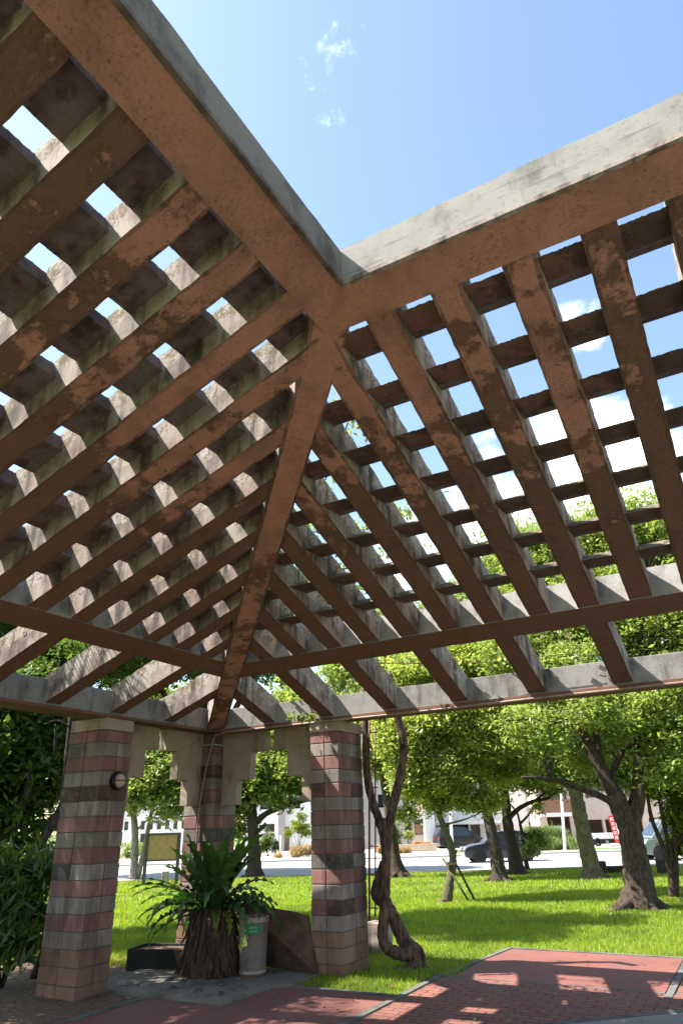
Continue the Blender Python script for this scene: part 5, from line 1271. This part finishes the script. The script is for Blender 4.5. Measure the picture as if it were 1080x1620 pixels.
# street poles
def spole(label, px, y0, y1, Y, r, mat, name='lamp_post', cat='pole'):
    b = at(px, y0, Y); b[2] = Z0; t = at(px - (y0 - y1) * .02 if px < 540 else px + (y1 - y0) * .06, y1, Y)
    root = thing(name, b, label, cat); m = MB(); m.tube([b, t], [r, r * .8], 12); m.build('shaft', mat, root, smooth=True)
    m = MB(); m.lathe(b, [(r * 1.8, 0), (r * 1.8, .06), (r * 1.1, .10)], 12); m.build('base', mat, root); return root
spole('white steel pole standing in front of the brick balcony', 892, 1340, 1150, 43.2, .085, MT['white_paint'])
spole('white pole in front of the carport beside the leaning tree', 716, 1354, 1180, 43.4, .09, MT['white_paint'])
spole('thin white bollard post beside the conifer shrub', 444, 1352, 1322, 46, .06, MT['white_paint'], 'bollard', 'bollard')
spole('short yellow marker post beside the flatbed truck', 934, 1348, 1324, 45, .05, plain('yellow paint', (.72, .40, .03), .6), 'marker_post', 'post')
# dark stump posts by the road
for px, lbl, h in ((953, 'dark square wooden stump beside the mossy pollarded tree', .42), (1048, 'dark square wooden stump by the road right of the large shade tree', .45)):
    q = gnd(px, 1383); m = MB(); m.obox(q + [0, 0, h / 2 - .02], np.array([*RGT, 0]) * .13, np.array([*FWD, 0]) * .13, [0, 0, h / 2]); tag(m.build('wooden_stump', BARK['dark'], bevel=.02), lbl, 'stump', 'stumps along the road edge')
q = gnd(995, 1381); m = MB(); m.obox(q + [0, 0, .10], np.array([*RGT, 0]) * .75, np.array([*FWD, 0]) * .1, [0, 0, .12]); tag(m.build('wooden_sleeper', BARK['dark'], bevel=.02), 'dark low sleeper lying beside the stump at the road edge', 'sleeper')
# notice board
Yn = 27.5; nb0 = at(258, 1385, Yn); nb0[2] = zg(Yn)
nb = thing('notice_board', nb0, 'brown blank notice board on two posts by the pale tree', 'notice board')
NBW = plain('ochre board', (.33, .215, .07), .7, noise=.15, scale=5); POST = plain('dark brown post', (.06, .05, .035), .7)
zb, zt = zpx(1360, Yn, 258), zpx(1321, Yn, 258)
panel(nb, 'board', 236, 281, Yn, zb, zt, NBW, .05); panel(nb, 'top_rail', 232, 285, Yn - .03, zt, zt + .07, POST, .1); panel(nb, 'bottom_rail', 234, 283, Yn - .02, zb - .05, zb, POST, .08)
for a in (231, 281.5): panel(nb, 'post', a, a + 4, Yn - .05, zg(Yn) - .05, zt + .07, POST, .14)
m = MB(); q = at(262, 1380, Yn + .6); m.obox([q[0], q[1], zg(Yn) + .2], np.array([*RGT, 0]) * .11, np.array([*FWD, 0]) * .11, [0, 0, .2]); tag(m.build('bollard', plain('pale post', (.35, .28, .25), .8), bevel=.02), 'short pale bollard under the brown notice board', 'bollard')
# red post box glimpsed left of the column
pb = gnd(68, 1378); Yp = Yof(pb)
rb = thing('red_box', pb, 'small red box on a white stand glimpsed left of the striped column', 'box')
panel(rb, 'box_body', 62, 74, Yp, zpx(1372, Yp, 68), zpx(1344, Yp, 68), plain('red enamel', (.28, .03, .035), .5), .35); panel(rb, 'stand', 64, 72, Yp + .05, pb[2], zpx(1372.3, Yp, 68), MT['white_paint'], .2); panel(rb, 'sign_panel', 63, 75, Yp + .1, zpx(1343.6, Yp, 68), zpx(1318, Yp, 68), MT['white_paint'], .08)
